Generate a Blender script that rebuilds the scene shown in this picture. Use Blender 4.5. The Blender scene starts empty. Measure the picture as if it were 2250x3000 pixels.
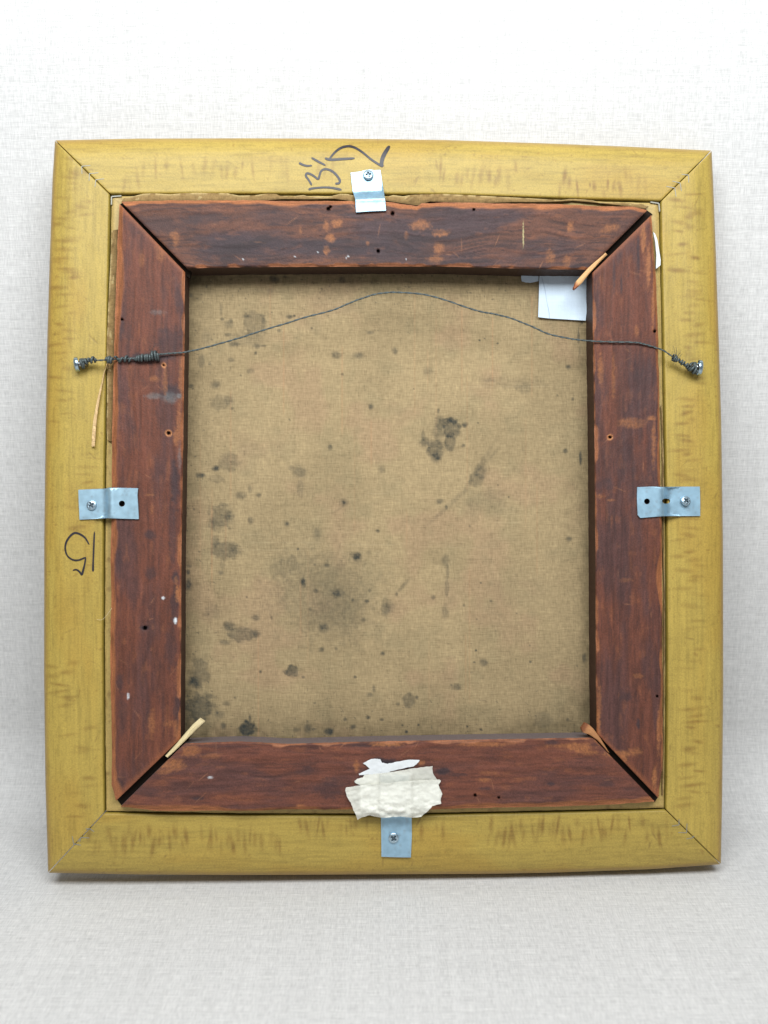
import bpy, math, random
import numpy as np
from mathutils import Matrix, Vector
from mathutils.geometry import delaunay_2d_cdt

random.seed(4); rng = np.random.default_rng(11)
S = bpy.context.scene
COL = S.collection
R = math.radians

# ------------------------------------------------------------------ camera
CAM_H = 0.3225
PITCH = R(10.0)
F = 3000 * 35.0 / 36.0                      # focal length in photo pixels
cam_d = bpy.data.cameras.new("camera"); cam = bpy.data.objects.new("camera", cam_d); COL.objects.link(cam)
cam_d.lens = 35.0; cam_d.sensor_width = 36.0; cam_d.clip_start = 0.01; cam_d.clip_end = 50
cam.location = (0, 0, CAM_H); cam.rotation_euler = (R(90) - PITCH, 0, 0)
cam_d.dof.use_dof = True; cam_d.dof.focus_distance = 0.63; cam_d.dof.aperture_fstop = 6.0
S.camera = cam

# ------------------------------------------------------------------ light
W = bpy.data.worlds.new("World"); S.world = W; W.use_nodes = True
bg = W.node_tree.nodes["Background"]; bg.inputs[0].default_value = (0.93, 0.96, 1.0, 1); bg.inputs[1].default_value = 0.13

def area(name, loc, target, sx, sy, power, col):
    l = bpy.data.lights.new(name, 'AREA'); l.shape = 'RECTANGLE'; l.size = sx; l.size_y = sy
    l.energy = power; l.color = col
    o = bpy.data.objects.new(name, l); COL.objects.link(o); o.location = loc
    o.rotation_euler = (Vector(target) - Vector(loc)).to_track_quat('-Z', 'Y').to_euler()
    return o
area("overhead_lamp", (0.0, -0.05, 1.00), (0, 0.66, 0.60), 1.1, 0.45, 18.0, (0.94, 0.98, 1.0))
area("front_lamp", (0.25, -0.55, 0.75), (0, 0.6, 0.15), 0.8, 0.6, 0.6, (1.0, 0.97, 0.94))

S.view_settings.view_transform = 'Standard'; S.view_settings.look = 'None'
S.view_settings.exposure = 0.0; S.view_settings.gamma = 1.0
try: S.view_settings.use_curve_mapping = False
except Exception: pass
S.cycles.use_denoising = True
S.cycles.max_bounces = 8

# ------------------------------------------------------------------ geometry of the leaning frame
LEAN, YAW, DIST = R(12.0), R(2.3), 0.2125e-3 * F
fwd = np.array([0, math.cos(PITCH), -math.sin(PITCH)])
upv = np.array([0, math.sin(PITCH), math.cos(PITCH)])
C0 = np.array([0, 0, CAM_H])
n0 = np.array([math.sin(YAW), -math.cos(YAW), 0.0]); ZZ = np.array([0, 0, 1.0])
U = np.array([math.cos(YAW), math.sin(YAW), 0.0])
V = math.cos(LEAN) * ZZ - math.sin(LEAN) * n0
N = math.cos(LEAN) * n0 + math.sin(LEAN) * ZZ
O = C0 + fwd * DIST                          # a point of the frame's back plane
ROT = Matrix(((U[0], V[0], N[0]), (U[1], V[1], N[1]), (U[2], V[2], N[2]))).to_4x4()

def L(px, py, w):
    """measured photo position + height above the frame's back plane -> frame coordinates (u, v, w) in metres"""
    px = np.asarray(px, float); py = np.asarray(py, float); w = np.asarray(w, float) + px * 0
    d = fwd + ((px - 1125) / F)[..., None] * np.array([1.0, 0, 0]) - ((py - 1500) / F)[..., None] * upv
    k = (((O - C0) @ N) + w) / (d @ N)
    X = C0 + d * k[..., None] - O
    return np.stack([X @ U, X @ V, w], -1)

def s2l(c):
    c = np.array(c, float) / 255.0
    return np.where(c <= 0.04045, c / 12.92, ((c + 0.055) / 1.055) ** 2.4)

# ------------------------------------------------------------------ noise
def vnoise(x, y, seed=0):
    xi = np.floor(x).astype(np.int64); yi = np.floor(y).astype(np.int64)
    fx = x - xi; fy = y - yi
    fx = fx * fx * (3 - 2 * fx); fy = fy * fy * (3 - 2 * fy)
    def h(a, b):
        n = (a * 374761393 + b * 668265263 + seed * 974711) & 0x7fffffff
        n = ((n ^ (n >> 13)) * 1274126177) & 0x7fffffff
        n = (n ^ (n >> 16)) & 0x7fffffff
        return n / 0x7fffffff
    return (h(xi, yi) * (1 - fx) + h(xi + 1, yi) * fx) * (1 - fy) + (h(xi, yi + 1) * (1 - fx) + h(xi + 1, yi + 1) * fx) * fy
def fbm(x, y, seed=0, o=4):
    s = 0; a = 0.5; t = 0
    for i in range(o):
        s = s + a * vnoise(x * 2 ** i, y * 2 ** i, seed + 17 * i); t += a; a *= 0.55
    return s / t
def sstep(a, b, x):
    t = np.clip((x - a) / (b - a), 0, 1); return t * t * (3 - 2 * t)
def mix(a, b, m):
    return a * (1 - m[..., None]) + np.asarray(b) * m[..., None]
def blob(px, py, x, y, rx, ry, ang=0.0, rough=0.35, seed=0, soft=0.35, rs=9.0):
    """an irregular patch with soft ragged edge, 0..1"""
    c, s = math.cos(ang), math.sin(ang)
    dx = (px - x) * c + (py - y) * s; dy = -(px - x) * s + (py - y) * c
    r = np.sqrt((dx / rx) ** 2 + (dy / ry) ** 2)
    r = r + rough * 2 * (fbm(px / rs, py / rs, seed, 3) - 0.5)
    return 1 - sstep(1 - soft, 1 + soft, r)
def add_blob(out, px, py, x, y, rx, ry, st, mode='max', **k):
    R_ = max(rx, ry) * 1.9 + 4
    m = (abs(px - x) < R_) & (abs(py - y) < R_)
    if not m.any(): return
    b = blob(px[m], py[m], x, y, rx, ry, **k) * st
    out[m] = np.maximum(out[m], b) if mode == 'max' else 1 - (1 - out[m]) * (1 - b)

# ------------------------------------------------------------------ object helpers
class Thing:
    def __init__(s, name, label, cat, px, py, w, group=None):
        s.base = L(px, py, w)
        o = bpy.data.objects.new(name, None); COL.objects.link(o)
        o.empty_display_size = 0.01
        p = O + U * s.base[0] + V * s.base[1] + N * s.base[2]
        o.matrix_world = Matrix.Translation(Vector(p)) @ ROT
        o["label"] = label; o["category"] = cat
        if group: o["group"] = group
        s.o = o

def mesh_obj(name, thing, verts, faces, mat, parent=None, col=None, smooth=None, label=None):
    v = np.asarray(verts, float).reshape(-1, 3) - thing.base
    me = bpy.data.meshes.new(name)
    me.from_pydata([tuple(a) for a in v], [], [tuple(int(i) for i in f) for f in faces])
    finish(me, mat, col, smooth)
    o = bpy.data.objects.new(name, me); COL.objects.link(o); o.parent = parent or thing.o
    if label: o["label"] = label
    return o
def finish(me, mat, col, smooth):
    me.materials.append(mat)
    if col is not None:
        a = me.color_attributes.new("col", 'FLOAT_COLOR', 'POINT')
        c = np.ones((len(me.vertices), 4), np.float32); col = np.asarray(col); col = col.reshape(-1, col.shape[-1]); c[:, :col.shape[1]] = col
        a.data.foreach_set("color", c.ravel())
    if smooth is None: smooth = True
    if smooth is True: sm = np.ones(len(me.polygons), bool)
    elif smooth is False: sm = np.zeros(len(me.polygons), bool)
    else: sm = np.zeros(len(me.polygons), bool); sm[:smooth] = True
    me.polygons.foreach_set("use_smooth", sm)
    me.update()

def grid_slab(name, thing, P, depth, mat, parent=None, col=None, label=None, skirt=True, side=None):
    """P (n,m,3): the visible face as a grid; sides drop by depth, closed underneath"""
    n, m = P.shape[:2]
    idx = np.arange(n * m).reshape(n, m)
    q = np.stack([idx[:-1, :-1], idx[1:, :-1], idx[1:, 1:], idx[:-1, 1:]], -1).reshape(-1, 4)
    V_ = P.reshape(-1, 3)
    base = V_
    me_faces = q
    c = None if col is None else np.asarray(col).reshape(-1, 3)
    loop = np.concatenate([idx[:, 0], idx[-1, 1:], idx[::-1, -1][1:], idx[0, ::-1][1:-1]])
    extra = []
    if skirt:
        b = V_[loop].copy()
        top = V_[loop].copy()
        b[:, 2] -= depth
        k = len(loop); s0 = len(V_); s1 = s0 + k
        V_ = np.concatenate([V_, top, b])
        if c is not None: c = np.concatenate([c, c[loop] if side is None else np.broadcast_to(side, (k, 3)), c[loop] if side is None else np.broadcast_to(side, (k, 3))])
        i = np.arange(k); j = (i + 1) % k
        sk = np.stack([s0 + i, s1 + i, s1 + j, s0 + j], -1)
        me_faces = np.concatenate([q, sk])
        extra = [list(range(s1, s1 + k))]
    me = bpy.data.meshes.new(name)
    nf = len(me_faces)
    if True:
        vv = (V_ - thing.base).astype(np.float32)
        tot = nf * 4 + sum(len(e) for e in extra)
        me.vertices.add(len(vv)); me.vertices.foreach_set("co", vv.ravel())
        me.loops.add(tot)
        li = np.concatenate([me_faces.ravel()] + [np.array(e) for e in extra]).astype(np.int32)
        me.loops.foreach_set("vertex_index", li)
        st = list(range(0, nf * 4, 4)); p = nf * 4
        for e in extra: st.append(p); p += len(e)
        me.polygons.add(len(st)); me.polygons.foreach_set("loop_start", np.array(st, np.int32))
        me.update(calc_edges=True)
    finish(me, mat, c, len(q))
    o = bpy.data.objects.new(name, me); COL.objects.link(o); o.parent = parent or thing.o
    if label: o["label"] = label
    return o

def resample(pts, n, smooth=0):
    p = np.array(pts, float)
    d = np.r_[0, np.cumsum(np.hypot(*np.diff(p, axis=0).T))]
    t = np.linspace(0, d[-1], n)
    return np.stack([np.interp(t, d, p[:, 0]), np.interp(t, d, p[:, 1])], -1)
def catmull(pts, per=8):
    p = np.array(pts, float); p = np.vstack([2 * p[0] - p[1], p, 2 * p[-1] - p[-2]])
    out = []
    for i in range(1, len(p) - 2):
        for t in np.linspace(0, 1, per, endpoint=False):
            a, b, c, d = p[i - 1:i + 3]
            out.append(0.5 * ((2 * b) + (-a + c) * t + (2 * a - 5 * b + 4 * c - d) * t * t + (-a + 3 * b - 3 * c + d) * t ** 3))
    out.append(p[-2]); return np.array(out)

def tube(pts3, rad, seg=8):
    """pts3 (n,3) in frame coordinates, rad (n,) or float -> verts, faces"""
    p = np.asarray(pts3, float); n = len(p); rad = np.zeros(n) + rad
    T = np.gradient(p, axis=0); T /= np.linalg.norm(T, axis=1)[:, None] + 1e-12
    a = np.array([0, 0, 1.0]); vs = []
    for i in range(n):
        x = np.cross(T[i], a); 
        if np.linalg.norm(x) < 1e-4: x = np.cross(T[i], [1.0, 0, 0])
        x /= np.linalg.norm(x); y = np.cross(T[i], x)
        for k in range(seg):
            an = 2 * math.pi * k / seg
            vs.append(p[i] + rad[i] * (math.cos(an) * x + math.sin(an) * y))
    fs = []
    for i in range(n - 1):
        for k in range(seg):
            k2 = (k + 1) % seg
            fs.append((i * seg + k, i * seg + k2, (i + 1) * seg + k2, (i + 1) * seg + k))
    fs.append(tuple(range(seg - 1, -1, -1))); fs.append(tuple((n - 1) * seg + k for k in range(seg)))
    return vs, fs

def inpoly(x, y, poly):
    c = False; j = len(poly) - 1
    for i in range(len(poly)):
        xi, yi = poly[i]; xj, yj = poly[j]
        if (yi > y) != (yj > y) and x < (xj - xi) * (y - yi) / (yj - yi) + xi: c = not c
        j = i
    return c
def sheet(poly, holes, wfun, thick, step=None, lines=()):
    """a thin plate with true holes: outline poly (px), round holes (x, y, rx, ry), wfun(px,py) = height of its upper face"""
    pts = []; edges = []
    def ring(r):
        s = len(pts); pts.extend(r)
        for i in range(len(r)): edges.append((s + i, s + (i + 1) % len(r)))
    ring([tuple(p) for p in poly])
    for (x, y, rx, ry) in holes:
        ring([(x + rx * math.cos(a), y + ry * math.sin(a)) for a in np.linspace(0, 2 * math.pi, 20, endpoint=False)])
    if step:
        xs = [p[0] for p in poly]; ys = [p[1] for p in poly]
        for x in np.arange(min(xs) + step * .5, max(xs), step):
            for y in np.arange(min(ys) + step * .5, max(ys), step):
                jx = x + random.uniform(-.2, .2) * step; jy = y + random.uniform(-.2, .2) * step
                if inpoly(jx, jy, poly) and all(((jx - h[0]) / h[2]) ** 2 + ((jy - h[1]) / h[3]) ** 2 > 1.3 for h in holes):
                    pts.append((jx, jy))
    for ln in lines:
        pts.extend(ln)
    v2, e2, f2, *_ = delaunay_2d_cdt([Vector(p) for p in pts], edges, [], 0, 1e-4)
    tris = []
    for f in f2:
        cx = sum(v2[i][0] for i in f) / 3; cy = sum(v2[i][1] for i in f) / 3
        if inpoly(cx, cy, poly) and all(((cx - h[0]) / h[2]) ** 2 + ((cy - h[1]) / h[3]) ** 2 > 1.0 for h in holes):
            tris.append(tuple(f))
    px = np.array([v[0] for v in v2]); py = np.array([v[1] for v in v2])
    w = wfun(px, py)
    top = L(px, py, w); bot = top.copy(); bot[:, 2] -= thick
    cnt = {}
    for f in tris:
        for a, b in zip(f, f[1:] + f[:1]): cnt[(a, b)] = 1
    n = len(px)
    faces = list(tris) + [tuple(i + n for i in reversed(f)) for f in tris]
    verts = list(top) + list(bot); nt = len(tris)
    for (a, b) in list(cnt):
        if (b, a) not in cnt:
            k = len(verts); verts += [top[a], top[b], bot[b], bot[a]]; faces.append((k, k + 3, k + 2, k + 1))
    return verts, faces, nt, px, py

# ------------------------------------------------------------------ materials
def mat(name, rough=0.6, metal=0.0, color=None, spec=0.5, grain=None, bump=None, attr=True, alpha=1.0, coat=0.0, var=0.12, thin=False):
    m = bpy.data.materials.new(name); m.use_nodes = True
    nt = m.node_tree; b = nt.nodes["Principled BSDF"]
    b.inputs["Roughness"].default_value = rough; b.inputs["Metallic"].default_value = metal
    b.inputs["Specular IOR Level"].default_value = spec; b.inputs["Alpha"].default_value = alpha
    b.inputs["Coat Weight"].default_value = coat; b.inputs["Coat Roughness"].default_value = 0.35
    if attr:
        a = nt.nodes.new("ShaderNodeAttribute"); a.attribute_name = "col"; src = a.outputs["Color"]
        if thin: nt.links.new(a.outputs["Alpha"], b.inputs["Alpha"])
    else:
        a = nt.nodes.new("ShaderNodeRGB"); a.outputs[0].default_value = (*color, 1); src = a.outputs[0]
    tc = nt.nodes.new("ShaderNodeTexCoord")
    if grain:
        mp = nt.nodes.new("ShaderNodeMapping"); mp.inputs["Scale"].default_value = grain
        nt.links.new(tc.outputs["Object"], mp.inputs[0])
        nz = nt.nodes.new("ShaderNodeTexNoise"); nz.inputs["Scale"].default_value = 1.0; nz.inputs["Detail"].default_value = 5
        nt.links.new(mp.outputs[0], nz.inputs["Vector"])
        mr = nt.nodes.new("ShaderNodeMapRange"); mr.inputs[1].default_value = 0.25; mr.inputs[2].default_value = 0.75
        mr.inputs[3].default_value = 1 - var; mr.inputs[4].default_value = 1 + var
        nt.links.new(nz.outputs[0], mr.inputs[0])
        mu = nt.nodes.new("ShaderNodeMix"); mu.data_type = 'RGBA'; mu.blend_type = 'MULTIPLY'; mu.inputs[0].default_value = 1
        nt.links.new(src, mu.inputs[6]); nt.links.new(mr.outputs[0], mu.inputs[7]); src = mu.outputs[2]
        if bump:
            bp = nt.nodes.new("ShaderNodeBump"); bp.inputs["Strength"].default_value = 0.6; bp.inputs["Distance"].default_value = bump
            nt.links.new(nz.outputs[0], bp.inputs["Height"]); nt.links.new(bp.outputs[0], b.inputs["Normal"])
    nt.links.new(src, b.inputs["Base Color"])
    return m

def weave_mat(name, attr, color, tx, ty, var, rough=0.9, slub=0.06, bump=0.00015, uv=False):
    """two sets of crossing threads: noise stretched along either direction, plus long slubs"""
    m = bpy.data.materials.new(name); m.use_nodes = True
    nt = m.node_tree; b = nt.nodes["Principled BSDF"]; b.inputs["Roughness"].default_value = rough
    b.inputs["Specular IOR Level"].default_value = 0.15
    tc = nt.nodes.new("ShaderNodeTexCoord"); co = tc.outputs["UV" if uv else "Object"]
    def nz(sc, det=2):
        mp = nt.nodes.new("ShaderNodeMapping"); mp.inputs["Scale"].default_value = sc; nt.links.new(co, mp.inputs[0])
        t = nt.nodes.new("ShaderNodeTexNoise"); t.inputs["Scale"].default_value = 1; t.inputs["Detail"].default_value = det
        nt.links.new(mp.outputs[0], t.inputs["Vector"]); return t.outputs[0]
    def mth(op, a, c):
        x = nt.nodes.new("ShaderNodeMath"); x.operation = op
        for i, q in enumerate((a, c)):
            if isinstance(q, (int, float)): x.inputs[i].default_value = q
            else: nt.links.new(q, x.inputs[i])
        return x.outputs[0]
    hx = nz((tx * 0.07, ty, 1)); vx = nz((tx, ty * 0.10, 1))
    sh = nz((9, ty * 0.35, 1), 1); sv = nz((tx * 0.3, 7, 1), 1)
    h = mth('ADD', hx, vx)                                   # around 1
    s = mth('ADD', sh, sv)
    f = mth('ADD', mth('MULTIPLY', mth('SUBTRACT', h, 1.0), var * 3.2), mth('MULTIPLY', mth('SUBTRACT', s, 1.0), slub * 3.2))
    f = mth('ADD', f, 1.0)
    if attr:
        a = nt.nodes.new("ShaderNodeAttribute"); a.attribute_name = "col"; src = a.outputs["Color"]
    else:
        a = nt.nodes.new("ShaderNodeRGB"); a.outputs[0].default_value = (*color, 1); src = a.outputs[0]
    mu = nt.nodes.new("ShaderNodeMix"); mu.data_type = 'RGBA'; mu.blend_type = 'MULTIPLY'; mu.inputs[0].default_value = 1
    nt.links.new(src, mu.inputs[6]); nt.links.new(f, mu.inputs[7]); nt.links.new(mu.outputs[2], b.inputs["Base Color"])
    bp = nt.nodes.new("ShaderNodeBump"); bp.inputs["Strength"].default_value = 0.7; bp.inputs["Distance"].default_value = bump
    nt.links.new(h, bp.inputs["Height"]); nt.links.new(bp.outputs[0], b.inputs["Normal"])
    return m

M_CLOTH = weave_mat("pale_linen", False, (0.642, 0.631, 0.618), 1500, 1700, 0.16, slub=0.05, uv=True)
M_CANVAS = weave_mat("old_canvas", True, None, 1900, 1900, 0.18, slub=0.05, bump=0.0002)
M_YELLOW = mat("yellow_stained_wood", rough=0.52, spec=0.4, grain=(1100, 1100, 1100), bump=0.00012, var=0.16, coat=0.12)
M_STRETCH = mat("brown_stretcher_wood", rough=0.62, spec=0.35, grain=(1300, 1300, 1300), bump=0.0003, var=0.28)
M_ZINC = mat("zinc_plate", rough=0.42, metal=0.6, grain=(260, 260, 260), bump=0.00005, var=0.07)
M_SCREW = mat("zinc_screw", rough=0.33, metal=0.8, grain=(900, 900, 900), var=0.1)
M_CHROME = mat("bright_screw", rough=0.3, metal=1.0)
M_STAPLE = mat("thin_steel", rough=0.6, metal=0.5, color=(0.34, 0.33, 0.28), attr=False)
M_INK = mat("black_marker_ink", rough=0.45, color=(0.022, 0.018, 0.024), attr=False, grain=(500, 500, 500), var=0.35)
M_WIRE = mat("grey_wire", rough=0.5, metal=0.35, color=(0.085, 0.105, 0.105), attr=False, grain=(1400, 1400, 1400), bump=0.0003, var=0.35)
M_TAPE = mat("cream_tape", rough=0.6, grain=(420, 420, 420), bump=0.0004, var=0.06, spec=0.35, thin=True)
M_TAPE2 = M_TAPE
M_LABEL = mat("torn_white_paper", rough=0.85, color=(0.74, 0.76, 0.77), attr=False, grain=(600, 600, 600), bump=0.0002, var=0.05)
M_PAPER = weave_mat("white_patch_cloth", False, (0.60, 0.70, 0.80), 1700, 1700, 0.03, slub=0.015)
M_KEY = mat("bare_key_wood", rough=0.7, grain=(900, 900, 900), bump=0.0001, var=0.12)
M_FLAP = weave_mat("canvas_edge", True, None, 2600, 2600, 0.22, slub=0.06, bump=0.0003)

# ------------------------------------------------------------------ backdrop cloth: floor, sweep, wall
WALL_Y = 0.0
def rail_pts():
    top = [(161, 411), (400, 406), (700, 405), (1000, 406), (1300, 410), (1600, 420), (1850, 430), (2085, 441)]
    left = [(161, 411), (154, 525), (146, 750), (139, 980), (134, 1233), (129.5, 1580), (129, 1980), (133, 2300), (141, 2557)]
    bot = [(141, 2557), (400, 2562), (700, 2563.5), (850, 2563), (1450, 2560), (1600, 2557), (1900, 2547), (2112, 2532)]
    right = [(2085, 441), (2092, 600), (2098, 760), (2106, 1000), (2113, 1233), (2118, 1580), (2119, 2000), (2116, 2325), (2112, 2532)]
    itop = [(321, 568), (700, 567), (1300, 569), (1600, 579), (1936, 589)]
    ileft = [(321, 568), (312, 980), (308, 1161), (305, 1342), (302, 1580), (301, 1900), (303, 2200), (305, 2382)]
    ibot = [(305, 2382), (700, 2389), (1150, 2390), (1600, 2381), (1951, 2373)]
    iright = [(1936, 589), (1945, 1000), (1951, 1341), (1955, 1580), (1956, 2000), (1954, 2200), (1951, 2373)]
    return dict(top=(top, itop), left=(left, ileft), bottom=(bot, ibot), right=(right, iright))
RAILS = rail_pts()
RDEPTH = 0.024
# where the frame meets floor and wall
b_ = L(141, 2557, -0.009); world = lambda q: O + q[..., 0:1] * U + q[..., 1:2] * V + q[..., 2:3] * N
low = min(world(L(np.array([p[0]]), np.array([p[1]]), -0.009) - np.array([0, 0, RDEPTH - 0.009]))[0, 2] for p in RAILS['bottom'][0])
back = max(world(L(np.array([p[0]]), np.array([p[1]]), -0.009) - np.array([0, 0, RDEPTH - 0.009]))[0, 1] for p in RAILS['top'][0])
foot = max(world(L(np.array([p[0]]), np.array([p[1]]), -0.009) - np.array([0, 0, RDEPTH - 0.009]))[0, 1] for p in RAILS['bottom'][0])
print("floor z", low, "wall y", back, "foot y", foot)
FLOOR = low - 0.0005; WALL_Y = back + 0.002
def backdrop():
    prof = []; r = 0.055
    for y in np.linspace(-0.45, WALL_Y - r, 60): prof.append((y, FLOOR))
    for a in np.linspace(0, math.pi / 2, 40)[1:]: prof.append((WALL_Y - r + r * math.sin(a), FLOOR + r - r * math.cos(a)))
    for z in np.linspace(FLOOR + r, FLOOR + 1.3, 80)[1:]: prof.append((WALL_Y, z))
    prof = np.array(prof); s = np.r_[0, np.cumsum(np.hypot(*np.diff(prof, axis=0).T))]
    xs = np.linspace(-0.95, 0.95, 160)
    n, m = len(prof), len(xs)
    X, SS = np.meshgrid(xs, s)
    wob = (fbm(X * 5 + 3, SS * 4, 3, 3) - 0.5) * 0.004
    nrm = np.gradient(prof, axis=0); nrm /= np.linalg.norm(nrm, axis=1)[:, None]
    ny, nz_ = -nrm[:, 1], nrm[:, 0]
    free = np.where(prof[:, 0] < WALL_Y - 0.12, 0.35, 1.0) * np.where(abs(prof[:, 0] - foot) < .05, .0, 1)
    hgt = prof[:, 1] - FLOOR
    free = free * sstep(0.0, 0.05, hgt) * np.where(prof[:, 1] > FLOOR + 0.3, 0.6, 1)
    wv = -np.abs(wob) * free[:, None]
    Y = prof[:, 0][:, None] + wv * ny[:, None]; Z = prof[:, 1][:, None] + wv * nz_[:, None]
    vs = np.stack([X, Y + X * 0, Z + X * 0], -1).reshape(-1, 3)
    # bring the wall a touch out of square, as the cloth hangs parallel to the frame
    me = bpy.data.meshes.new("backdrop")
    idx = np.arange(n * m).reshape(n, m)
    q = np.stack([idx[:-1, :-1], idx[:-1, 1:], idx[1:, 1:], idx[1:, :-1]], -1).reshape(-1, 4)
    me.from_pydata([tuple(v) for v in vs], [], [tuple(int(i) for i in f) for f in q])
    uvl = me.uv_layers.new(name="UVMap")
    li = np.zeros(len(me.loops), np.int32); me.loops.foreach_get("vertex_index", li)
    uv = np.stack([X, SS], -1).reshape(-1, 2)[li].astype(np.float32)
    uvl.data.foreach_set("uv", uv.ravel())
    finish(me, M_CLOTH, None, True)
    o = bpy.data.objects.new("backdrop", me); COL.objects.link(o)
    o["kind"] = "structure"; o["label"] = "pale woven linen cloth sweeping up behind the picture frame"
backdrop()

# ------------------------------------------------------------------ picture frame
frame = Thing("picture_frame", "mustard yellow wooden picture frame seen from behind, leaning against pale linen cloth", "picture frame", 1125, 2562, -0.02)
# profile across a rail: t 0 outer edge .. 1 inner edge -> height w
PT = np.array([0, .012, .03, .06, .10, .16, .24, .33, .42, .55, 1.0])
PW = np.array([-8.0, -6.0, -4.6, -3.6, -2.75, -1.75, -0.9, -0.33, -0.08, 0.0, 0.0]) * 1e-3
def rail_w(t): return np.interp(t, PT, PW)

def rail(kind, ticks, seed):
    outer, inner = RAILS[kind]
    horiz = kind in ('top', 'bottom')
    n = 820; a = resample(outer, n); b = resample(inner, n)
    # small open line at the mitre
    sgn = 1
    t = np.concatenate([np.linspace(0, .14, 16), np.linspace(.14, 1, 44)[1:]])
    PX = a[:, None, 0] * (1 - t) + b[:, None, 0] * t; PY = a[:, None, 1] * (1 - t) + b[:, None, 1] * t
    g = 1.5
    sh = np.zeros(n); sh[0] = g; sh[-1] = -g
    mask = np.zeros(n); k = 6; mask[:k] = (1 - np.arange(k) / k) ** 3; mask[-k:] = -(1 - np.arange(k)[::-1] / k) ** 3
    if horiz: PX = PX + (mask * g)[:, None]
    else: PY = PY + (mask * g)[:, None]
    T = np.broadcast_to(t, PX.shape); along = PX if horiz else PY; across = PY if horiz else PX
    w = rail_w(T)
    w = w + (fbm(along / 90, T * 4, seed, 3) - .5) * 0.0003
    ends = np.minimum(np.arange(n), np.arange(n)[::-1])[:, None]
    w = w - 0.0005 * np.exp(-(ends / 1.2)) - 0.0007 * np.exp(-((1 - T) * 160 / 2.0))
    # colour
    c = np.broadcast_to(BASE_Y * (.92 if kind == 'bottom' else 1), PX.shape + (3,)).copy()
    gr = fbm(along / 260, T * 26, seed + 1, 4); c = c * (0.86 + 0.28 * gr)[..., None]
    big = fbm(along / 300, T * 2.0, seed + 2, 3); c = mix(c, BASE_Y * np.array([0.92, 0.78, 0.60]), sstep(.45, .75, big) * .45)
    spk = fbm(along / 6, across / 6, seed + 3, 2); c = c * (1 - .10 * sstep(.62, .8, spk))[..., None]
    st = np.zeros(PX.shape)
    rs = random.Random(seed)
    for (lo, hi, t0, t1, dens, dark) in ticks:
        x = lo
        while x < hi:
            if rs.random() < .85:
                tc_ = rs.uniform(t0, t1); ln = rs.uniform(12, 30); wd = rs.uniform(3, 6.5)
                j = int(np.clip(round(tc_ * (len(t) - 1)), 0, len(t) - 1))
                j = int(np.argmin(abs(t - tc_)))
                i = int(np.argmin(abs(along[:, j] - x)))
                cx, cy = PX[i, j], PY[i, j]
                rx, ry = (wd, ln) if horiz else (ln, wd)
                add_blob(st, PX, PY, cx, cy, rx, ry, dark * rs.uniform(.35, .95), mode='scr', ang=rs.uniform(-.18, .18), rough=.3, seed=rs.randrange(999), soft=.9, rs=12)
            x += rs.uniform(.5, 1.5) * dens
    c = mix(c, c * np.array([.50, .38, .36]), np.clip(st * 1.45, 0, 1))
    # long grain lines, faint scuffs and small dents
    gl = sstep(.58, .78, vnoise(along / 55, across / 2.6, seed + 11)); c = c * (1 - .13 * gl)[..., None]
    sc = np.zeros(PX.shape)
    for _ in range(16):
        i = rs.randrange(20, n - 20); j = rs.randrange(8, len(t) - 3)
        add_blob(sc, PX, PY, PX[i, j], PY[i, j], rs.uniform(3, 16), rs.uniform(1.0, 2.6), rs.uniform(.2, .55), mode='scr', ang=rs.uniform(0, 3.1), rough=.4, seed=rs.randrange(999), soft=.6, rs=6)
    c = mix(c, s2l((118, 92, 48)), sc); w = w - .00012 * sc
    # fine transverse saw chatter
    ch = vnoise(along / 3.2, T * 5, seed + 9) * sstep(.5, .7, fbm(along / 120, T * 3, seed + 8, 2)) * sstep(.12, .25, T)
    c = c * (1 - .10 * ch)[..., None]
    # browner outer rim and darker inner arris
    rim = (1 - sstep(.02, .10, T)) * (.55 + .5 * fbm(along / 40, T * 5, seed + 5, 3))
    c = mix(c, s2l((150, 112, 52)), np.clip(rim, 0, 1) * .5)
    inn = sstep(.975, 1.0, T); c = mix(c, s2l((150, 130, 45)), inn * .5)
    dots = fbm(along / 9, across / 9, seed + 6, 2); c = mix(c, s2l((120, 80, 35)), sstep(.80, .88, dots) * .35)
    P = L(PX, PY, w)
    # inner wall and the lip of the rabbet underneath
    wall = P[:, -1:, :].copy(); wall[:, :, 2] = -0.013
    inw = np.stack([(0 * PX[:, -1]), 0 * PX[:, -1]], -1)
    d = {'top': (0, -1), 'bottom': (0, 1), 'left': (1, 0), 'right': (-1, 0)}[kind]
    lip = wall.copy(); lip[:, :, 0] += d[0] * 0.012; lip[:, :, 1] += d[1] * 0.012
    dark = np.broadcast_to(s2l((34, 24, 15)), wall.shape)  # shade of the liner gap painted onto wall and lip
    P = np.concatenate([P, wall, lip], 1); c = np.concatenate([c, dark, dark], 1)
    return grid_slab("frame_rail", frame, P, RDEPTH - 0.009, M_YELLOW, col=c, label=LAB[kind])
LAB = dict(top="top rail marked 13½ in black pen", left="left rail marked 15 in black pen", right=None, bottom=None)
BASE_Y = np.array([0.445, 0.315, 0.066])
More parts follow.
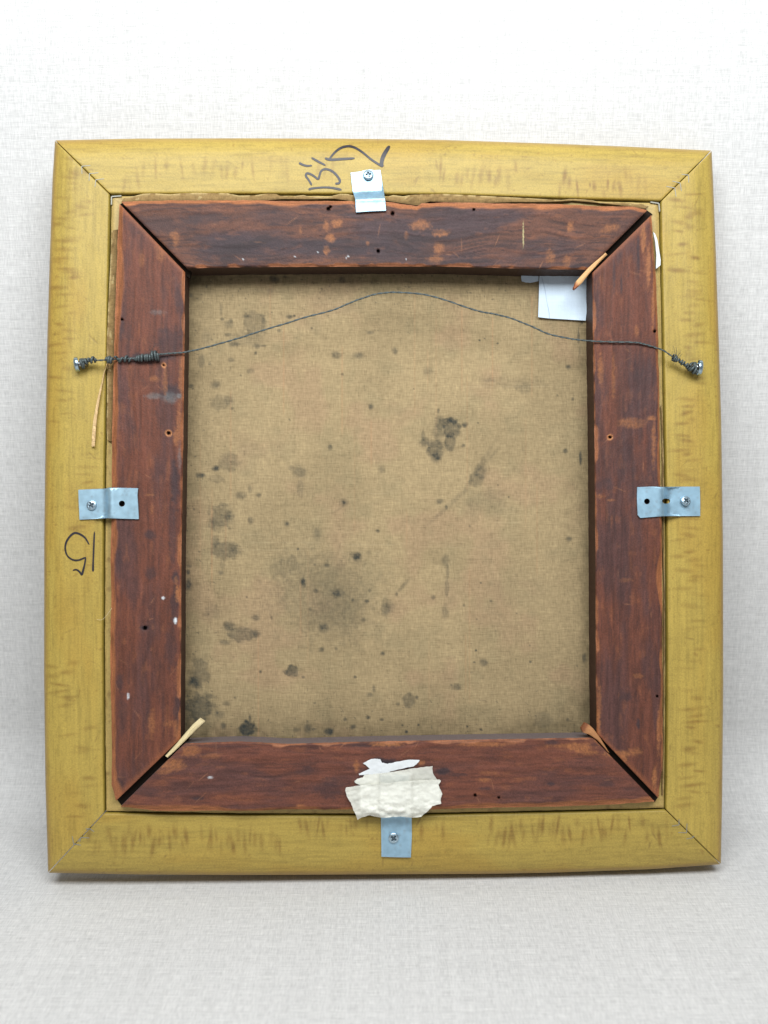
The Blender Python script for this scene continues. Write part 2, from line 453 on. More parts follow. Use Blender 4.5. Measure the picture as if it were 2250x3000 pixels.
TICKS = dict(
    top=[(420, 720, .45, .62, 24, .42), (740, 1010, .5, .62, 26, .35), (1280, 1520, .42, .75, 16, .5), (1640, 1840, .6, .9, 20, .62), (1780, 1930, .5, .8, 22, .5), (340, 420, .7, .9, 20, .35)],
    left=[(450, 640, .1, .6, 13, .5), (640, 1010, .1, .45, 17, .5), (1010, 1250, .08, .4, 34, .4), (1330, 1560, .45, .9, 18, .38), (1890, 2050, .12, .5, 18, .45), (2050, 2400, .35, .8, 26, .4)],
    right=[(540, 800, .28, .75, 12, .6), (800, 1130, .3, .6, 22, .42), (1150, 1420, .45, .75, 16, .45), (1520, 1700, .4, .8, 13, .5), (1700, 2080, .4, .7, 28, .4), (2080, 2360, .35, .75, 14, .55)],
    bottom=[(260, 340, .4, .7, 12, .5), (360, 560, .4, .75, 13, .62), (590, 830, .42, .7, 14, .5), (880, 1110, .72, .9, 12, .5), (1220, 1300, .65, .85, 14, .5), (1430, 1640, .55, .82, 13, .6), (1650, 1960, .5, .85, 15, .6)])
rails = {k: rail(k, TICKS[k], s) for k, s in zip(('top', 'left', 'right', 'bottom'), (21, 47, 83, 129))}

def ribbon(pts, width, wfun, lift, thick=0.00012, per=8):
    """a pen stroke or thin metal strip lying on a surface"""
    p = catmull(pts, per) if len(pts) > 2 else resample(pts, 8)
    n = len(p); wd = np.interp(np.linspace(0, 1, n), np.linspace(0, 1, len(np.atleast_1d(width))), np.atleast_1d(width)) if np.ndim(width) else np.zeros(n) + width
    T = np.gradient(p, axis=0); T /= np.linalg.norm(T, axis=1)[:, None] + 1e-9
    nn = np.stack([-T[:, 1], T[:, 0]], -1)
    wd = wd * np.minimum(1, np.sqrt(np.clip(np.minimum(np.arange(n), np.arange(n)[::-1]) + .35, 0, 4) / 2.0))
    A = p + nn * wd[:, None] / 2; B = p - nn * wd[:, None] / 2
    Q = np.stack([A, p, B], 1)
    w = wfun(Q[..., 0], Q[..., 1]) + lift
    return L(Q[..., 0], Q[..., 1], w)
def ribbons(name, thing, strokes, wfun, lift, material, parent=None, label=None, thick=0.0001):
    vs, fs = [], []
    for i, (pts, wd) in enumerate(strokes):
        P = ribbon(pts, wd, wfun, lift + i * 0.00002)
        n, m = P.shape[:2]; k = len(vs); vs += list(P.reshape(-1, 3))
        for a in range(n - 1):
            for b in range(m - 1):
                fs.append((k + a * m + b, k + (a + 1) * m + b, k + (a + 1) * m + b + 1, k + a * m + b + 1))
    return mesh_obj(name, thing, vs, fs, material, parent=parent, label=label)
def K(ox, oy, s=600 / 1659): return lambda *q: [(ox + x * s, oy + y * s) for x, y in q]
def top_w(px, py):
    yo = np.interp(px, *np.array(RAILS['top'][0]).T); yi = np.interp(px, *np.array(RAILS['top'][1]).T)
    return rail_w(np.clip((py - yo) / (yi - yo), 0, 1))
def left_w(px, py):
    a = np.array(RAILS['left'][0]); b = np.array(RAILS['left'][1])
    xo = np.interp(py, a[:, 1], a[:, 0]); xi = np.interp(py, b[:, 1], b[:, 0])
    return rail_w(np.clip((px - xo) / (xi - xo), 0, 1))
flat = lambda px, py: np.zeros(np.shape(px))
k2 = K(700, 380)
ribbons("handwritten_number", frame, [
    (k2((563, 484), (600, 474), (680, 467), (750, 470), (832, 486)), (7, 5.5, 6, 7)),
    (k2((590, 448), (566, 408), (542, 372), (556, 352), (600, 370), (640, 398), (652, 372), (664, 338), (690, 320), (735, 326), (775, 352), (808, 392), (818, 418), (806, 434), (780, 436)), (6, 6.5, 6, 6, 7, 7, 6)),
    (k2((486, 268), (520, 284), (555, 292), (592, 289)), (7, 6, 4.5)),
    (k2((588, 226), (640, 256), (702, 288)), (6, 6.5, 5)),
    (k2((696, 230), (740, 242), (830, 238), (938, 230)), (6.5, 7.5, 7.5, 6)),
    (k2((728, 242), (770, 190), (820, 150), (880, 133), (935, 143), (1000, 182), (1080, 246), (1166, 300)), (5, 6.5, 7, 6.5, 6, 6.5)),
    (k2((1164, 300), (1156, 268), (1172, 208), (1220, 130)), (8, 11, 12, 10)),
], top_w, 0.00022, M_INK, parent=rails['top'], label="13½ written sideways in black marker")
k15 = K(100, 1500, 500 / 1659)
ribbons("handwritten_number", frame, [
    (k15((586, 190), (580, 330), (574, 480), (572, 580)), (4.5, 5, 5, 7)),
    (k15((536, 318), (490, 246), (420, 206), (370, 216), (318, 280), (302, 350), (320, 420), (370, 462), (430, 468), (502, 440)), (4, 6, 6.5, 5.5, 4.5, 5, 5)),
    (k15((502, 440), (488, 520), (464, 615)), (4, 5, 7)),
    (k15((464, 615), (440, 580), (408, 560), (376, 568)), (6, 5, 4)),
], left_w, 0.00022, M_INK, parent=rails['left'], label="15 written sideways in black marker")

# thin steel corner fasteners driven across the mitres
k1 = K(100, 380); k3 = K(1600, 400); kBR = K(1600, 2000); kBL = K(100, 1980)
VN = [(k1, (455, 290), (385, 295), (388, 357)), (k1, (520, 348), (447, 355), (445, 415)), (k1, (566, 397), (500, 405), (492, 462)),
      (k3, (1098, 305), (1155, 312), (1155, 372)), (k3, (1022, 360), (1085, 375), (1096, 440)), (k3, (974, 404), (1042, 416), (1053, 486)),
      (kBR, (1020, 1162), (1076, 1152), (1078, 1108)), (kBR, (1072, 1214), (1138, 1216), (1142, 1142)), (kBR, (1136, 1266), (1182, 1258), (1200, 1244)),
      (kBL, (485, 1262), (452, 1240), (418, 1240)), (kBL, (446, 1313), (378, 1310), (368, 1345)), (kBL, (378, 1372), (320, 1362), (308, 1300))]
def vnail(kf, a, b, c, w0, wd):
    p = np.array(kf(a, b, c)); vs, fs = [], []
    for (q0, q1) in ((p[0], p[1]), (p[1], p[2])):
        d = q1 - q0; d = d / np.linalg.norm(d); nn = np.array([-d[1], d[0]]) * wd / 2
        q0e, q1e = q0, q1
        quad = np.array([q0e + nn, q1e + nn, q1e - nn, q0e - nn])
        t_ = L(quad[:, 0], quad[:, 1], w0 + 0.0003); bt = t_.copy(); bt[:, 2] -= 0.004
        k = len(vs); vs += list(t_) + list(bt)
        fs += [(k, k + 1, k + 2, k + 3)] + [(k + i, k + 4 + i, k + 4 + (i + 1) % 4, k + (i + 1) % 4) for i in range(4)]
        w0 += 0.00003
    return vs, fs
for q in VN:
    vs, fs = vnail(*q, -0.0001, 1.9); mesh_obj("corner_fastener", frame, vs, fs, M_STAPLE, smooth=False)

# inner liner of the frame: four mitred strips in the rabbet
def liner(kind, seed):
    _, inner = RAILS[kind]; n = 420; a = resample(inner, n)
    d = {'top': (0, 1), 'bottom': (0, -1), 'left': (1, 0), 'right': (-1, 0)}[kind]
    gap = {'top': 6.5, 'bottom': 6.5, 'left': 6.8, 'right': 6.8}[kind]; wid = 46
    m = 14; t = np.linspace(0, 1, m)
    if kind == 'right': wid = 46 - 35 * sstep(1000, 1120, a[:, 1:2]) * (1 - sstep(2290, 2320, a[:, 1:2]))
    if kind == 'top': wid = 46 - 31 * sstep(600, 680, a[:, 0:1]) * (1 - sstep(1800, 1850, a[:, 0:1]))
    PX = a[:, None, 0] + d[0] * (gap + wid * t); PY = a[:, None, 1] + d[1] * (gap + wid * t)
    horiz = kind in ('top', 'bottom')
    s = np.linspace(-1, 1, n)[:, None]; pull = np.broadcast_to(gap + wid * t, PX.shape)
    # mitre the ends: shorten with t
    half = (a[-1, 0] - a[0, 0]) / 2 if horiz else (a[-1, 1] - a[0, 1]) / 2
    if horiz: PX = PX - s * pull + 0 * PX
    else: PY = PY - s * pull + 0 * PY
    along = PX if horiz else PY; T = np.broadcast_to(t, PX.shape)
    j = (fbm(along / 25, T, seed, 3) - .5) * 1.6 * (T < .2)
    PX = PX + d[0] * j; PY = PY + d[1] * j
    w = -0.0012 - 0.0006 * np.exp(-T * 12) + (fbm(along / 60, T * 3, seed + 2, 2) - .5) * 0.0004
    c = np.broadcast_to(s2l((176, 150, 88)), PX.shape + (3,)) * (.8 + .4 * fbm(along / 120, T * 12, seed + 3, 3))[..., None]
    c = mix(c, s2l((110, 80, 45)), sstep(.6, .8, fbm(along / 18, T * 4, seed + 4, 3)) * .5)
    return grid_slab("liner_strip", frame, L(PX, PY, w), 0.0105, M_YELLOW, col=c, side=s2l((40, 29, 18)))  # side colour darkened to carry the shade of the gap
for k, s in zip(('top', 'left', 'right', 'bottom'), (5, 6, 7, 8)): liner(k, s)
for q in ((k1, (706, 535), (627, 541), (626, 606)), (k3, (846, 530), (914, 541), (920, 606))):
    vs, fs = vnail(*q, -0.0007, 3.2); mesh_obj("corner_fastener", frame, vs, fs, M_STAPLE, smooth=False)

# ------------------------------------------------------------------ stretched canvas
canvas = Thing("stretched_canvas", "back of an old stained canvas on a worn red-brown stretcher inside the yellow frame", "painting", 1125, 2372, -0.011)
SW = 0.0070; CW = -0.0110                     # stretcher back face, canvas back
BARS = dict(
    top=([(355, 591), (500, 588), (700, 588), (1040, 589), (1127, 590), (1205, 600), (1222, 604), (1235, 595), (1300, 593), (1600, 598), (1853, 606), (1896, 616)],
         [(548, 786), (700, 783), (989, 781), (1300, 781), (1600, 789), (1722, 790)]),
    left=([(350, 597), (342, 800), (336, 980), (331, 1161), (329, 1342), (326, 1550), (324, 2000), (329, 2215), (325, 2298), (340, 2346)],
          [(542, 797), (541, 980), (537, 1300), (532, 1600), (530, 2000), (529, 2164)]),
    bottom=([(353, 2363), (462, 2375), (700, 2376), (850, 2372), (1300, 2370), (1600, 2363), (1781, 2356), (1918, 2348)],
            [(541, 2178), (700, 2172), (850, 2179), (1000, 2174), (1300, 2168), (1600, 2163), (1737, 2161)]),
    right=([(1908, 630), (1911, 675), (1915, 740), (1922, 816), (1929, 1000), (1931, 1100), (1933, 1341), (1938, 1580), (1942, 2000), (1940, 2253), (1929, 2338)],
           [(1735, 800), (1737, 1002), (1741, 1233), (1744, 1580), (1746, 2000), (1748, 2148)]))
# marks on the bars, photo pixels: holes (x, y, r, rimmed), bare orange wood, dark stains
HOLES = [(357, 1475.5, 10, 0), (1895.5, 1469, 9.5, 0), (357.5, 936, 4, 0), (962, 612, 6, 0), (1150, 626, 6, 0), (1108, 736, 5, 0), (1918, 971, 5, 0), (480, 1070, 4, 1), (494, 1269, 6, 1), (1787, 1281, 5, 1), (425, 1840, 7, 0), (1392, 2330, 5, 0), (1925, 2040, 4, 0), (1388, 614, 4, 0), (1461, 2336, 4, 0), (968, 606, 4, 0)]
BARE = [(988, 655, 14, 11, .9), (968, 697, 13, 12, .9), (956, 733, 9, 11, .85), (1232, 660, 30, 13, .7), (1290, 682, 22, 10, .8), (1285, 728, 14, 16, .7), (1275, 760, 24, 10, .6), (955, 662, 8, 14, .6), (880, 675, 5, 9, .5), (1078, 712, 5, 6, .6), (1190, 690, 6, 12, .5),
        (515, 700, 8, 24, .6), (508, 690, 14, 10, .5), (1670, 665, 9, 15, .8), (1790, 665, 22, 10, .6), (1775, 678, 18, 6, .4), (1612, 752, 12, 22, .55), (1660, 765, 12, 14, .5),
        (1885, 700, 7, 40, .85), (1900, 780, 6, 60, .8), (1913, 900, 5, 60, .7), (1760, 1080, 8, 40, .65), (1797, 1110, 5, 60, .45), (1850, 1240, 40, 14, .55), (1910, 1225, 14, 6, .8), (1757, 1455, 16, 6, .5), (1790, 1465, 12, 4, .5), (1915, 1300, 6, 60, .6), (1865, 970, 6, 18, .5), (1830, 1700, 20, 6, .3), (1870, 1980, 14, 6, .6),
        (455, 1110, 14, 8, .55), (484, 1120, 6, 40, .6), (530, 1100, 6, 60, .6), (525, 1240, 7, 60, .6), (515, 1280, 8, 22, .7), (440, 1450, 12, 3, .5), (445, 1490, 4, 14, .5), (520, 1740, 6, 22, .8), (516, 1700, 5, 12, .6), (415, 760, 8, 20, .4), (470, 735, 14, 30, .4), (445, 2120, 10, 36, .55), (500, 2120, 22, 10, .45), (520, 2150, 10, 30, .5),
        (505, 2240, 34, 16, .8), (560, 2200, 24, 16, .7), (620, 2215, 30, 8, .4), (480, 2260, 26, 8, .5), (1135, 2180, 45, 6, .95), (1420, 2180, 70, 7, .7), (1690, 2190, 38, 12, .9), (1720, 2205, 30, 7, .7), (1650, 2185, 40, 5, .6), (1815, 2210, 40, 9, .9), (1822, 2225, 14, 18, .8), (1862, 2200, 20, 9, .5), (1045, 2245, 8, 16, .7), (1420, 2285, 20, 6, .7), (1430, 2264, 22, 5, .4), (1235, 2235, 10, 8, .7), (880, 2360, 14, 4, .7), (1917, 2280, 7, 30, .9), (1750, 2130, 8, 50, .9), (1930, 2150, 5, 60, .8), (1755, 2060, 6, 60, .5)]
DARK = [(480, 660, 110, 26, .5), (700, 730, 120, 40, .55), (1000, 720, 160, 26, .5), (1230, 730, 50, 30, .55), (820, 640, 110, 20, .45), (600, 640, 60, 16, .6), (1850, 660, 60, 20, .35), (500, 1000, 40, 40, .55), (520, 870, 10, 40, .5), (430, 1050, 60, 14, .8), (500, 1150, 30, 22, .75), (350, 960, 12, 40, .5), (340, 1165, 8, 16, .8), (512, 1420, 12, 70, .7), (505, 1560, 10, 90, .55), (440, 1565, 16, 14, .65), (440, 1680, 16, 18, .5), (515, 1690, 10, 20, .8), (512, 1770, 12, 50, .6), (425, 1840, 12, 7, .9), (500, 1900, 16, 60, .45), (350, 1640, 9, 40, .4), (350, 2000, 12, 24, .5), (360, 2100, 14, 60, .45), (520, 2080, 12, 40, .5), (350, 2310, 14, 30, .5), (580, 2339, 20, 5, .7), (430, 2320, 40, 12, .4), (970, 2310, 50, 26, .5), (900, 2255, 30, 10, .5), (1300, 2260, 22, 10, .8), (1340, 2270, 30, 5, .5), (1420, 2310, 20, 5, .6), (1140, 2234, 34, 9, .95), (1110, 2230, 14, 10, .9), (1395, 2363, 26, 6, .9), (1780, 2295, 20, 12, .5), (1615, 2297, 12, 5, .7), (1620, 2175, 18, 8, .6), (1715, 2240, 70, 14, .3), (1870, 2120, 5, 16, .8), (1835, 2040, 16, 14, .5), (1850, 1100, 50, 120, .25), (1800, 1350, 60, 60, .3), (1770, 1420, 30, 20, .4), (1870, 750, 4, 60, .7), (1800, 800, 4, 40, .6), (1820, 830, 3, 30, .6), (1090, 2184, 60, 4, .6), (640, 2186, 80, 5, .5), (1300, 790, 60, 6, .4)]
GREY = [(1460, 1158, 0, 0, 0), (450, 1160, 22, 8, .4), (500, 1165, 20, 15, .35), (525, 1160, 7, 7, .5), (460, 915, 20, 6, .3), (526, 1340, 5, 30, .3)]
def bar(kind, seed):
    outer, inner = BARS[kind]; horiz = kind in ('top', 'bottom')
    n = 640; a = resample(outer, n); b = resample(inner, n)
    ss = np.linspace(0, 1, n)
    # rough arrises
    ja = (fbm(ss * 60, ss * 0, seed, 4) - .5) * 3.0 + (fbm(ss * 12, ss * 0, seed + 40, 2) - .5) * 3.5; jb = (fbm(ss * 70, ss * 0 + 9, seed + 1, 3) - .5) * 1.5
    d = {'top': (0, 1), 'bottom': (0, -1), 'left': (1, 0), 'right': (-1, 0)}[kind]
    fade = np.minimum(1, np.minimum(np.arange(n), np.arange(n)[::-1]) / 12.0)
    a = a + np.outer(ja * fade, d); b = b + np.outer(jb * fade, d)
    t = np.concatenate([np.linspace(0, .1, 12), np.linspace(.1, .93, 50)[1:], np.linspace(.93, 1, 9)[1:]])
    PX = a[:, None, 0] * (1 - t) + b[:, None, 0] * t; PY = a[:, None, 1] * (1 - t) + b[:, None, 1] * t
    T = np.broadcast_to(t, PX.shape); along = PX if horiz else PY; across = PY if horiz else PX
    SSg = np.broadcast_to(ss[:, None], PX.shape)
    ends = np.minimum(np.arange(n), np.arange(n)[::-1])[:, None] + 0 * T
    chip = fbm(SSg * 26, T * 3, seed + 3, 3); chip2 = fbm(SSg * 8, T * 2, seed + 4, 3)
    e0 = {'left': .065, 'top': .05, 'right': .03, 'bottom': .035}[kind] + .05 * sstep(.42, .75, chip2) + .05 * (chip - .5)      # width of the worn outer arris
    e1 = .022 + .040 * sstep(.40, .75, chip)
    w = SW - 0.0022 * (1 - sstep(0, 1, T / np.maximum(e0, .01))) - 0.0010 * (1 - sstep(0, 1, (1 - T) / np.maximum(e1, .008)))
    w = w - 0.0006 * np.exp(-ends / 2.0)
    gx = along / 150 + 0 * T; gy = T * 22 + (fbm(along / 260, T * 2, seed + 5, 2) - .5) * (10 if kind == 'top' else 4) + (along / 260 if kind == 'top' else 0)
    grain = fbm(gx, gy, seed + 6, 4)
    w = w + (grain - .5) * 0.0005 + (fbm(along / 30, across / 30, seed + 7, 3) - .5) * 0.0003
    base = {'top': s2l((110, 70, 54)), 'left': s2l((120, 69, 51)), 'right': s2l((114, 66, 50)), 'bottom': s2l((124, 73, 56))}[kind] * 0.82
    c = np.broadcast_to(base, PX.shape + (3,)) * (.66 + .52 * grain)[..., None]
    pat = fbm(along / 230, across / 60, seed + 8, 5)
    c = mix(c, s2l((64, 50, 54)), sstep(.44, .68, pat) * {'top': .85, 'left': .5, 'right': .5, 'bottom': .45}[kind])
    hair = vnoise(along / 26, across / 2.4, seed + 60) * .6 + vnoise(along / 60, across / 5.0, seed + 61) * .4
    c = c * (.82 + .36 * hair)[..., None]
    mot = fbm(along / 110, across / 7, seed + 62, 3); c = c * (1 - .20 * sstep(.5, .75, mot))[..., None]; c = c * (1 + .14 * sstep(.55, .78, fbm(along / 80, across / 5, seed + 63, 3)))[..., None]
    pat2 = fbm(along / 40, across / 14, seed + 9, 4)
    c = mix(c, s2l((158, 96, 58)), sstep(.60, .82, pat2) * .22)
    fine = sstep(.62, .74, fbm(gx * 3, gy * 2.2, seed + 10, 3)); c = mix(c, s2l((58, 38, 36)), fine * {'top': .75, 'left': .3, 'right': .35, 'bottom': .3}[kind])
    m = np.zeros(PX.shape)
    for i, (x, y, rx, ry, s_) in enumerate(DARK): add_blob(m, PX, PY, x, y, rx, ry, s_, mode='scr', rough=.5, seed=i + 5, soft=.5, rs=11)
    c = mix(c, s2l((50, 42, 47)), m)
    m = np.zeros(PX.shape)
    for i, (x, y, rx, ry, s_) in enumerate(BARE): add_blob(m, PX, PY, x, y, rx, ry, s_, mode='scr', rough=.55, seed=i + 90, soft=.45, rs=7)
    brk = .55 + .45 * sstep(.3, .6, fbm(px_(PX) / 5, PY / 5, seed + 70, 2))
    c = mix(c, s2l((168, 108, 64)), m * brk * .8)
    m = np.zeros(PX.shape)
    for i, (x, y, rx, ry, s_) in enumerate(GREY):
        if rx: add_blob(m, PX, PY, x, y, rx, ry, s_, mode='scr', rough=.6, seed=i + 300, soft=.5, rs=7)
    c = mix(c, s2l((120, 124, 124)), m)
    lines = sstep(.56, .74, vnoise(gx * 1.3, gy * 1.7, seed + 77)) * sstep(.35, .65, vnoise(along / 90, T * 3, seed + 78)); c = mix(c, s2l((44, 32, 33)), lines * (.55 if kind == 'top' else .22))
    if kind == 'top': add_blob(ch_ := np.zeros(PX.shape), PX, PY, 1533, 690, 1.8, 34, .6, rough=.5, seed=4, rs=4); c = mix(c, s2l((206, 196, 140)), ch_)
    # scratches
    rs = random.Random(seed); m = np.zeros(PX.shape)
    for _ in range(14):
        i = rs.randrange(20, n - 20); j = rs.randrange(4, len(t) - 4)
        ln = rs.uniform(6, 22); an = rs.uniform(0, 3.1)
        add_blob(m, PX, PY, PX[i, j], PY[i, j], ln, 1.4, rs.uniform(.15, .4), mode='scr', ang=an, rough=.2, seed=rs.randrange(999), soft=.6)
    c = mix(c, s2l((176, 120, 84)), m)
    wear = (1 - sstep(.6, 1.2, T / np.maximum(e0, .01))) * sstep(.2, .5, chip * .6 + chip2 * .5 + (.15 if kind in ('left', 'top') else 0)); c = mix(c, s2l((172, 108, 68)) * (.5 + .8 * hair[..., None]), wear * .85)
    wear = (1 - sstep(.6, 1.3, (1 - T) / np.maximum(e1, .008))) * sstep(.30, .55, chip * .7 + .3 * chip2); c = mix(c, s2l((162, 102, 66)) * (.5 + .8 * hair[..., None]), wear * .8)
    if kind in ('left', 'right'):
        e = 1 - sstep(0, 10, ends); c = mix(c, s2l((170, 100, 60)), e * .4)
    for (x, y, r, rim) in HOLES:
        dd = np.hypot(PX - x, PY - y)
        if dd.min() > 30: continue
        if rim: c = mix(c, s2l((205, 140, 90)), (np.exp(-((dd - r * 1.35) / 2.2) ** 2)) * .8)
        k = 1 - sstep(r * .55, r * 1.05, dd); c = mix(c, s2l((24, 16, 14)), k); w = w - 0.0035 * k
    for (x, y, rx, ry) in ((478, 1752, 3.5, 4.5), (514, 1818, 4.5, 9), (931, 739, 2.5, 2.5), (864, 752, 2.5, 2), (1020, 751, 3, 2.5), (712, 760, 2, 2.5), (1190, 760, 2, 2), (1014, 756, 2, 2), (616, 2278, 8, 2), (375, 2040, 3, 9)):
        k = blob(PX, PY, x, y, rx, ry, rough=.3, seed=3, soft=.4, rs=4); c = mix(c, s2l((220, 226, 230)), k * (.95 if rx in (3.5, 4.5) else .7)); w = w + .0004 * k
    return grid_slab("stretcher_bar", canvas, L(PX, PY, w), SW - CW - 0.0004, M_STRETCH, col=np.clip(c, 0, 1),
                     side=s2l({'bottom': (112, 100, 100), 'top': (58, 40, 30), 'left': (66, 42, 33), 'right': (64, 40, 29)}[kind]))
px_ = lambda a: a
def tongue(poly):  # joint tongue added to blacken a mitre slit, shade put into its colour
    vs, fs, nt, px, py = sheet(poly, [], lambda x, y: -0.0005 + 0 * x, 0.004, step=20)
    mesh_obj("slit_shade_tongue", canvas, vs, fs, mat("slit_shade_wood", rough=.9, spec=.1, color=(.02, .014, .01), attr=False), smooth=False)
for q in ([(352, 598), (362, 592), (560, 792), (556, 815), (535, 800)], [(1890, 612), (1912, 628), (1750, 800), (1728, 815), (1715, 792)], [(338, 2336), (358, 2362), (540, 2190), (556, 2160), (522, 2150)], [(1931, 2330), (1918, 2350), (1735, 2176), (1722, 2150), (1752, 2142)]):
    tongue(q)
bars = {k: bar(k, s) for k, s in zip(('top', 'left', 'right', 'bottom'), (301, 402, 511, 604))}

def canvas_cloth():
    nx, ny = 640, 760
    X, Y = np.meshgrid(np.linspace(352, 1912, nx), np.linspace(600, 2352, ny))
    m = np.zeros(X.shape); lt = np.zeros(X.shape)
    kA = (520, 780); kB = (1120, 780); kC = (520, 1380); kD = (1120, 1380); s = 640 / 1659
    A = [(580, 440, 92, 85, .30), (540, 545, 130, 55, .24), (430, 592, 40, 18, .5), (605, 605, 30, 18, .5), (655, 603, 25, 8, .45), (595, 658, 12, 14, .6), (390, 440, 32, 26, .35), (405, 410, 14, 14, .4), (340, 402, 15, 12, .45), (380, 520, 25, 14, .45), (650, 430, 14, 50, .25), (520, 380, 30, 12, .3), (848, 382, 22, 16, .6), (888, 376, 9, 8, .65), (735, 100, 32, 24, .6), (815, 78, 15, 10, .5), (1250, 105, 25, 25, .5), (408, 712, 22, 18, .38), (555, 795, 25, 18, .38), (1205, 675, 35, 28, .52), (1375, 680, 40, 25, .45), (290, 900, 35, 28, .45), (330, 1040, 80, 58, .26), (395, 1015, 35, 35, .3), (415, 1080, 12, 12, .5), (1468, 1068, 18, 22, .65), (1252, 820, 10, 10, .55), (1160, 1375, 17, 20, .5), (390, 1490, 75, 70, .3), (288, 1535, 26, 22, .78), (175, 1588, 34, 18, .65), (925, 1560, 50, 45, .42), (860, 1530, 20, 20, .35), (1550, 1540, 25, 25, .3), (770, 490, 15, 12, .5), (1465, 503, 25, 14, .38), (1650, 640, 20, 25, .5), (100, 220, 15, 15, .4), (180, 720, 25, 60, .3), (100, 910, 25, 15, .5), (700, 190, 20, 24, .3), (330, 330, 12, 40, .25), (220, 540, 40, 60, .2), (1020, 470, 8, 8, .5), (480, 828, 8, 8, .5), (850, 1165, 7, 7, .5)]
    B = [(440, 1190, 40, 46, .5), (505, 1175, 60, 26, .5), (527, 1230, 66, 78, .52), (515, 1340, 44, 70, .45), (425, 1265, 40, 46, .35), (330, 1335, 40, 32, .5), (405, 1390, 68, 72, .5), (410, 1455, 32, 34, .5), (308, 1285, 14, 34, .4), (425, 1100, 10, 18, .5), (628, 1205, 22, 18, .58), (615, 1362, 16, 12, .58), (727, 1190, 6, 6, .65), (1412, 765, 18, 18, .62), (1447, 1008, 8, 14, .55), (1390, 1402, 16, 16, .6), (1505, 1460, 10, 52, .65), (1490, 530, 8, 60, .5), (738, 563, 7, 6, .75), (776, 550, 6, 5, .75), (876, 586, 7, 6, .65), (926, 556, 5, 5, .6), (238, 932, 6, 6, .65), (820, 865, 42, 14, .3), (1080, 925, 60, 40, .18), (745, 1560, 45, 50, .38), (345, 800, 35, 30, .25), (1010, 890, 190, 40, .14), (1515, 430, 10, 10, .5), (1330, 980, 6, 8, .5), (1500, 640, 8, 30, .3)]
    C = [(480, 185, 40, 30, .36), (550, 135, 15, 30, .32), (617, 185, 18, 16, .5), (330, 345, 88, 92, .36), (290, 415, 50, 42, .25), (385, 345, 28, 40, .32), (360, 600, 105, 72, .42), (285, 530, 30, 36, .35), (440, 600, 40, 40, .2), (330, 775, 22, 15, .42), (340, 720, 15, 30, .25), (555, 375, 20, 28, .42), (833, 403, 20, 18, .55), (1060, 470, 30, 40, .32), (1262, 235, 30, 30, .3), (1265, 238, 14, 12, .5), (1520, 455, 14, 12, .55), (1360, 650, 40, 30, .72), (955, 845, 20, 32, .68), (1210, 925, 45, 28, .52), (1050, 910, 18, 14, .5), (1135, 715, 20, 14, .48), (1440, 990, 18, 14, .48), (1005, 1050, 14, 14, .5), (1110, 1185, 32, 36, .48), (1120, 940, 380, 330, .26), (1180, 1060, 200, 150, .12), (830, 720, 100, 90, .17), (390, 1180, 45, 35, .58), (480, 1240, 100, 58, .42), (595, 1240, 30, 30, .58), (360, 1300, 40, 20, .48), (595, 1115, 32, 22, .52), (715, 1115, 8, 14, .4), (1095, 1355, 18, 18, .42), (1205, 1350, 12, 12, .32), (1560, 1385, 17, 16, .62), (875, 1515, 60, 38, .58), (955, 1565, 12, 10, .5), (628, 1523, 12, 10, .65), (1348, 1563, 10, 12, .58), (1490, 1650, 12, 25, .42), (1460, 1700, 25, 16, .38), (170, 1530, 66, 105, .36), (120, 1605, 40, 38, .62), (170, 1800, 110, 105, .5), (320, 1850, 35, 30, .34), (370, 1765, 30, 20, .32), (350, 1935, 20, 25, .55), (535, 1955, 60, 60, .78), (550, 1880, 10, 30, .55), (990, 1950, 30, 40, .5), (1040, 1960, 20, 8, .4), (905, 1965, 25, 15, .42), (1150, 1978, 32, 22, .78), (1335, 1943, 22, 16, .62), (1275, 1885, 14, 12, .65), (1445, 1872, 16, 14, .65), (1550, 1888, 15, 10, .65), (85, 860, 25, 40, .65), (80, 770, 12, 20, .65), (90, 720, 20, 12, .42), (270, 1070, 60, 60, .16), (930, 130, 25, 70, .22), (300, 60, 60, 30, .2), (1460, 910, 12, 14, .45), (1040, 710, 9, 9, .5), (915, 592, 8, 8, .55), (165, 612, 8, 8, .55), (125, 290, 8, 8, .5), (525, 958, 7, 7, .5), (435, 1720, 8, 8, .5), (1040, 1762, 12, 7, .5), (1330, 980, 10, 12, .45), (1410, 1130, 20, 16, .35), (1580, 1050, 30, 60, .25)]
    D = [(435, 230, 28, 20, .48), (487, 275, 10, 16, .55), (715, 60, 60, 55, .32), (1418, 515, 22, 18, .52), (480, 675, 25, 40, .32), (495, 760, 14, 60, .28), (490, 880, 16, 70, .3), (475, 1070, 25, 50, .32), (385, 960, 18, 18, .48), (748, 850, 8, 8, .55), (825, 988, 10, 8, .55), (110, 935, 10, 14, .45), (770, 1455, 30, 26, .52), (712, 1362, 9, 8, .65), (697, 1452, 9, 6, .65), (565, 1640, 32, 24, .5), (525, 1627, 9, 9, .65), (205, 1740, 50, 55, .42), (262, 1720, 11, 14, .65), (118, 1768, 14, 12, .42), (153, 1930, 9, 9, .65), (275, 1928, 8, 8, .65), (183, 1980, 11, 11, .75), (748, 1963, 9, 9, .65), (645, 1940, 8, 8, .55), (1408, 1890, 12, 12, .55), (1532, 1420, 15, 30, .55), (1125, 1450, 9, 9, .55), (1120, 1325, 8, 8, .45), (40, 1030, 50, 60, .27), (800, 240, 190, 80, .17), (960, 197, 7, 7, .55), (1020, 1080, 6, 6, .55), (718, 1125, 6, 6, .55), (878, 107, 6, 6, .5), (665, 418, 8, 8, .45), (620, 1020, 10, 12, .4), (1480, 1480, 7, 7, .5), (1060, 900, 200, 140, .08), (1220, 1890, 70, 60, .2)]
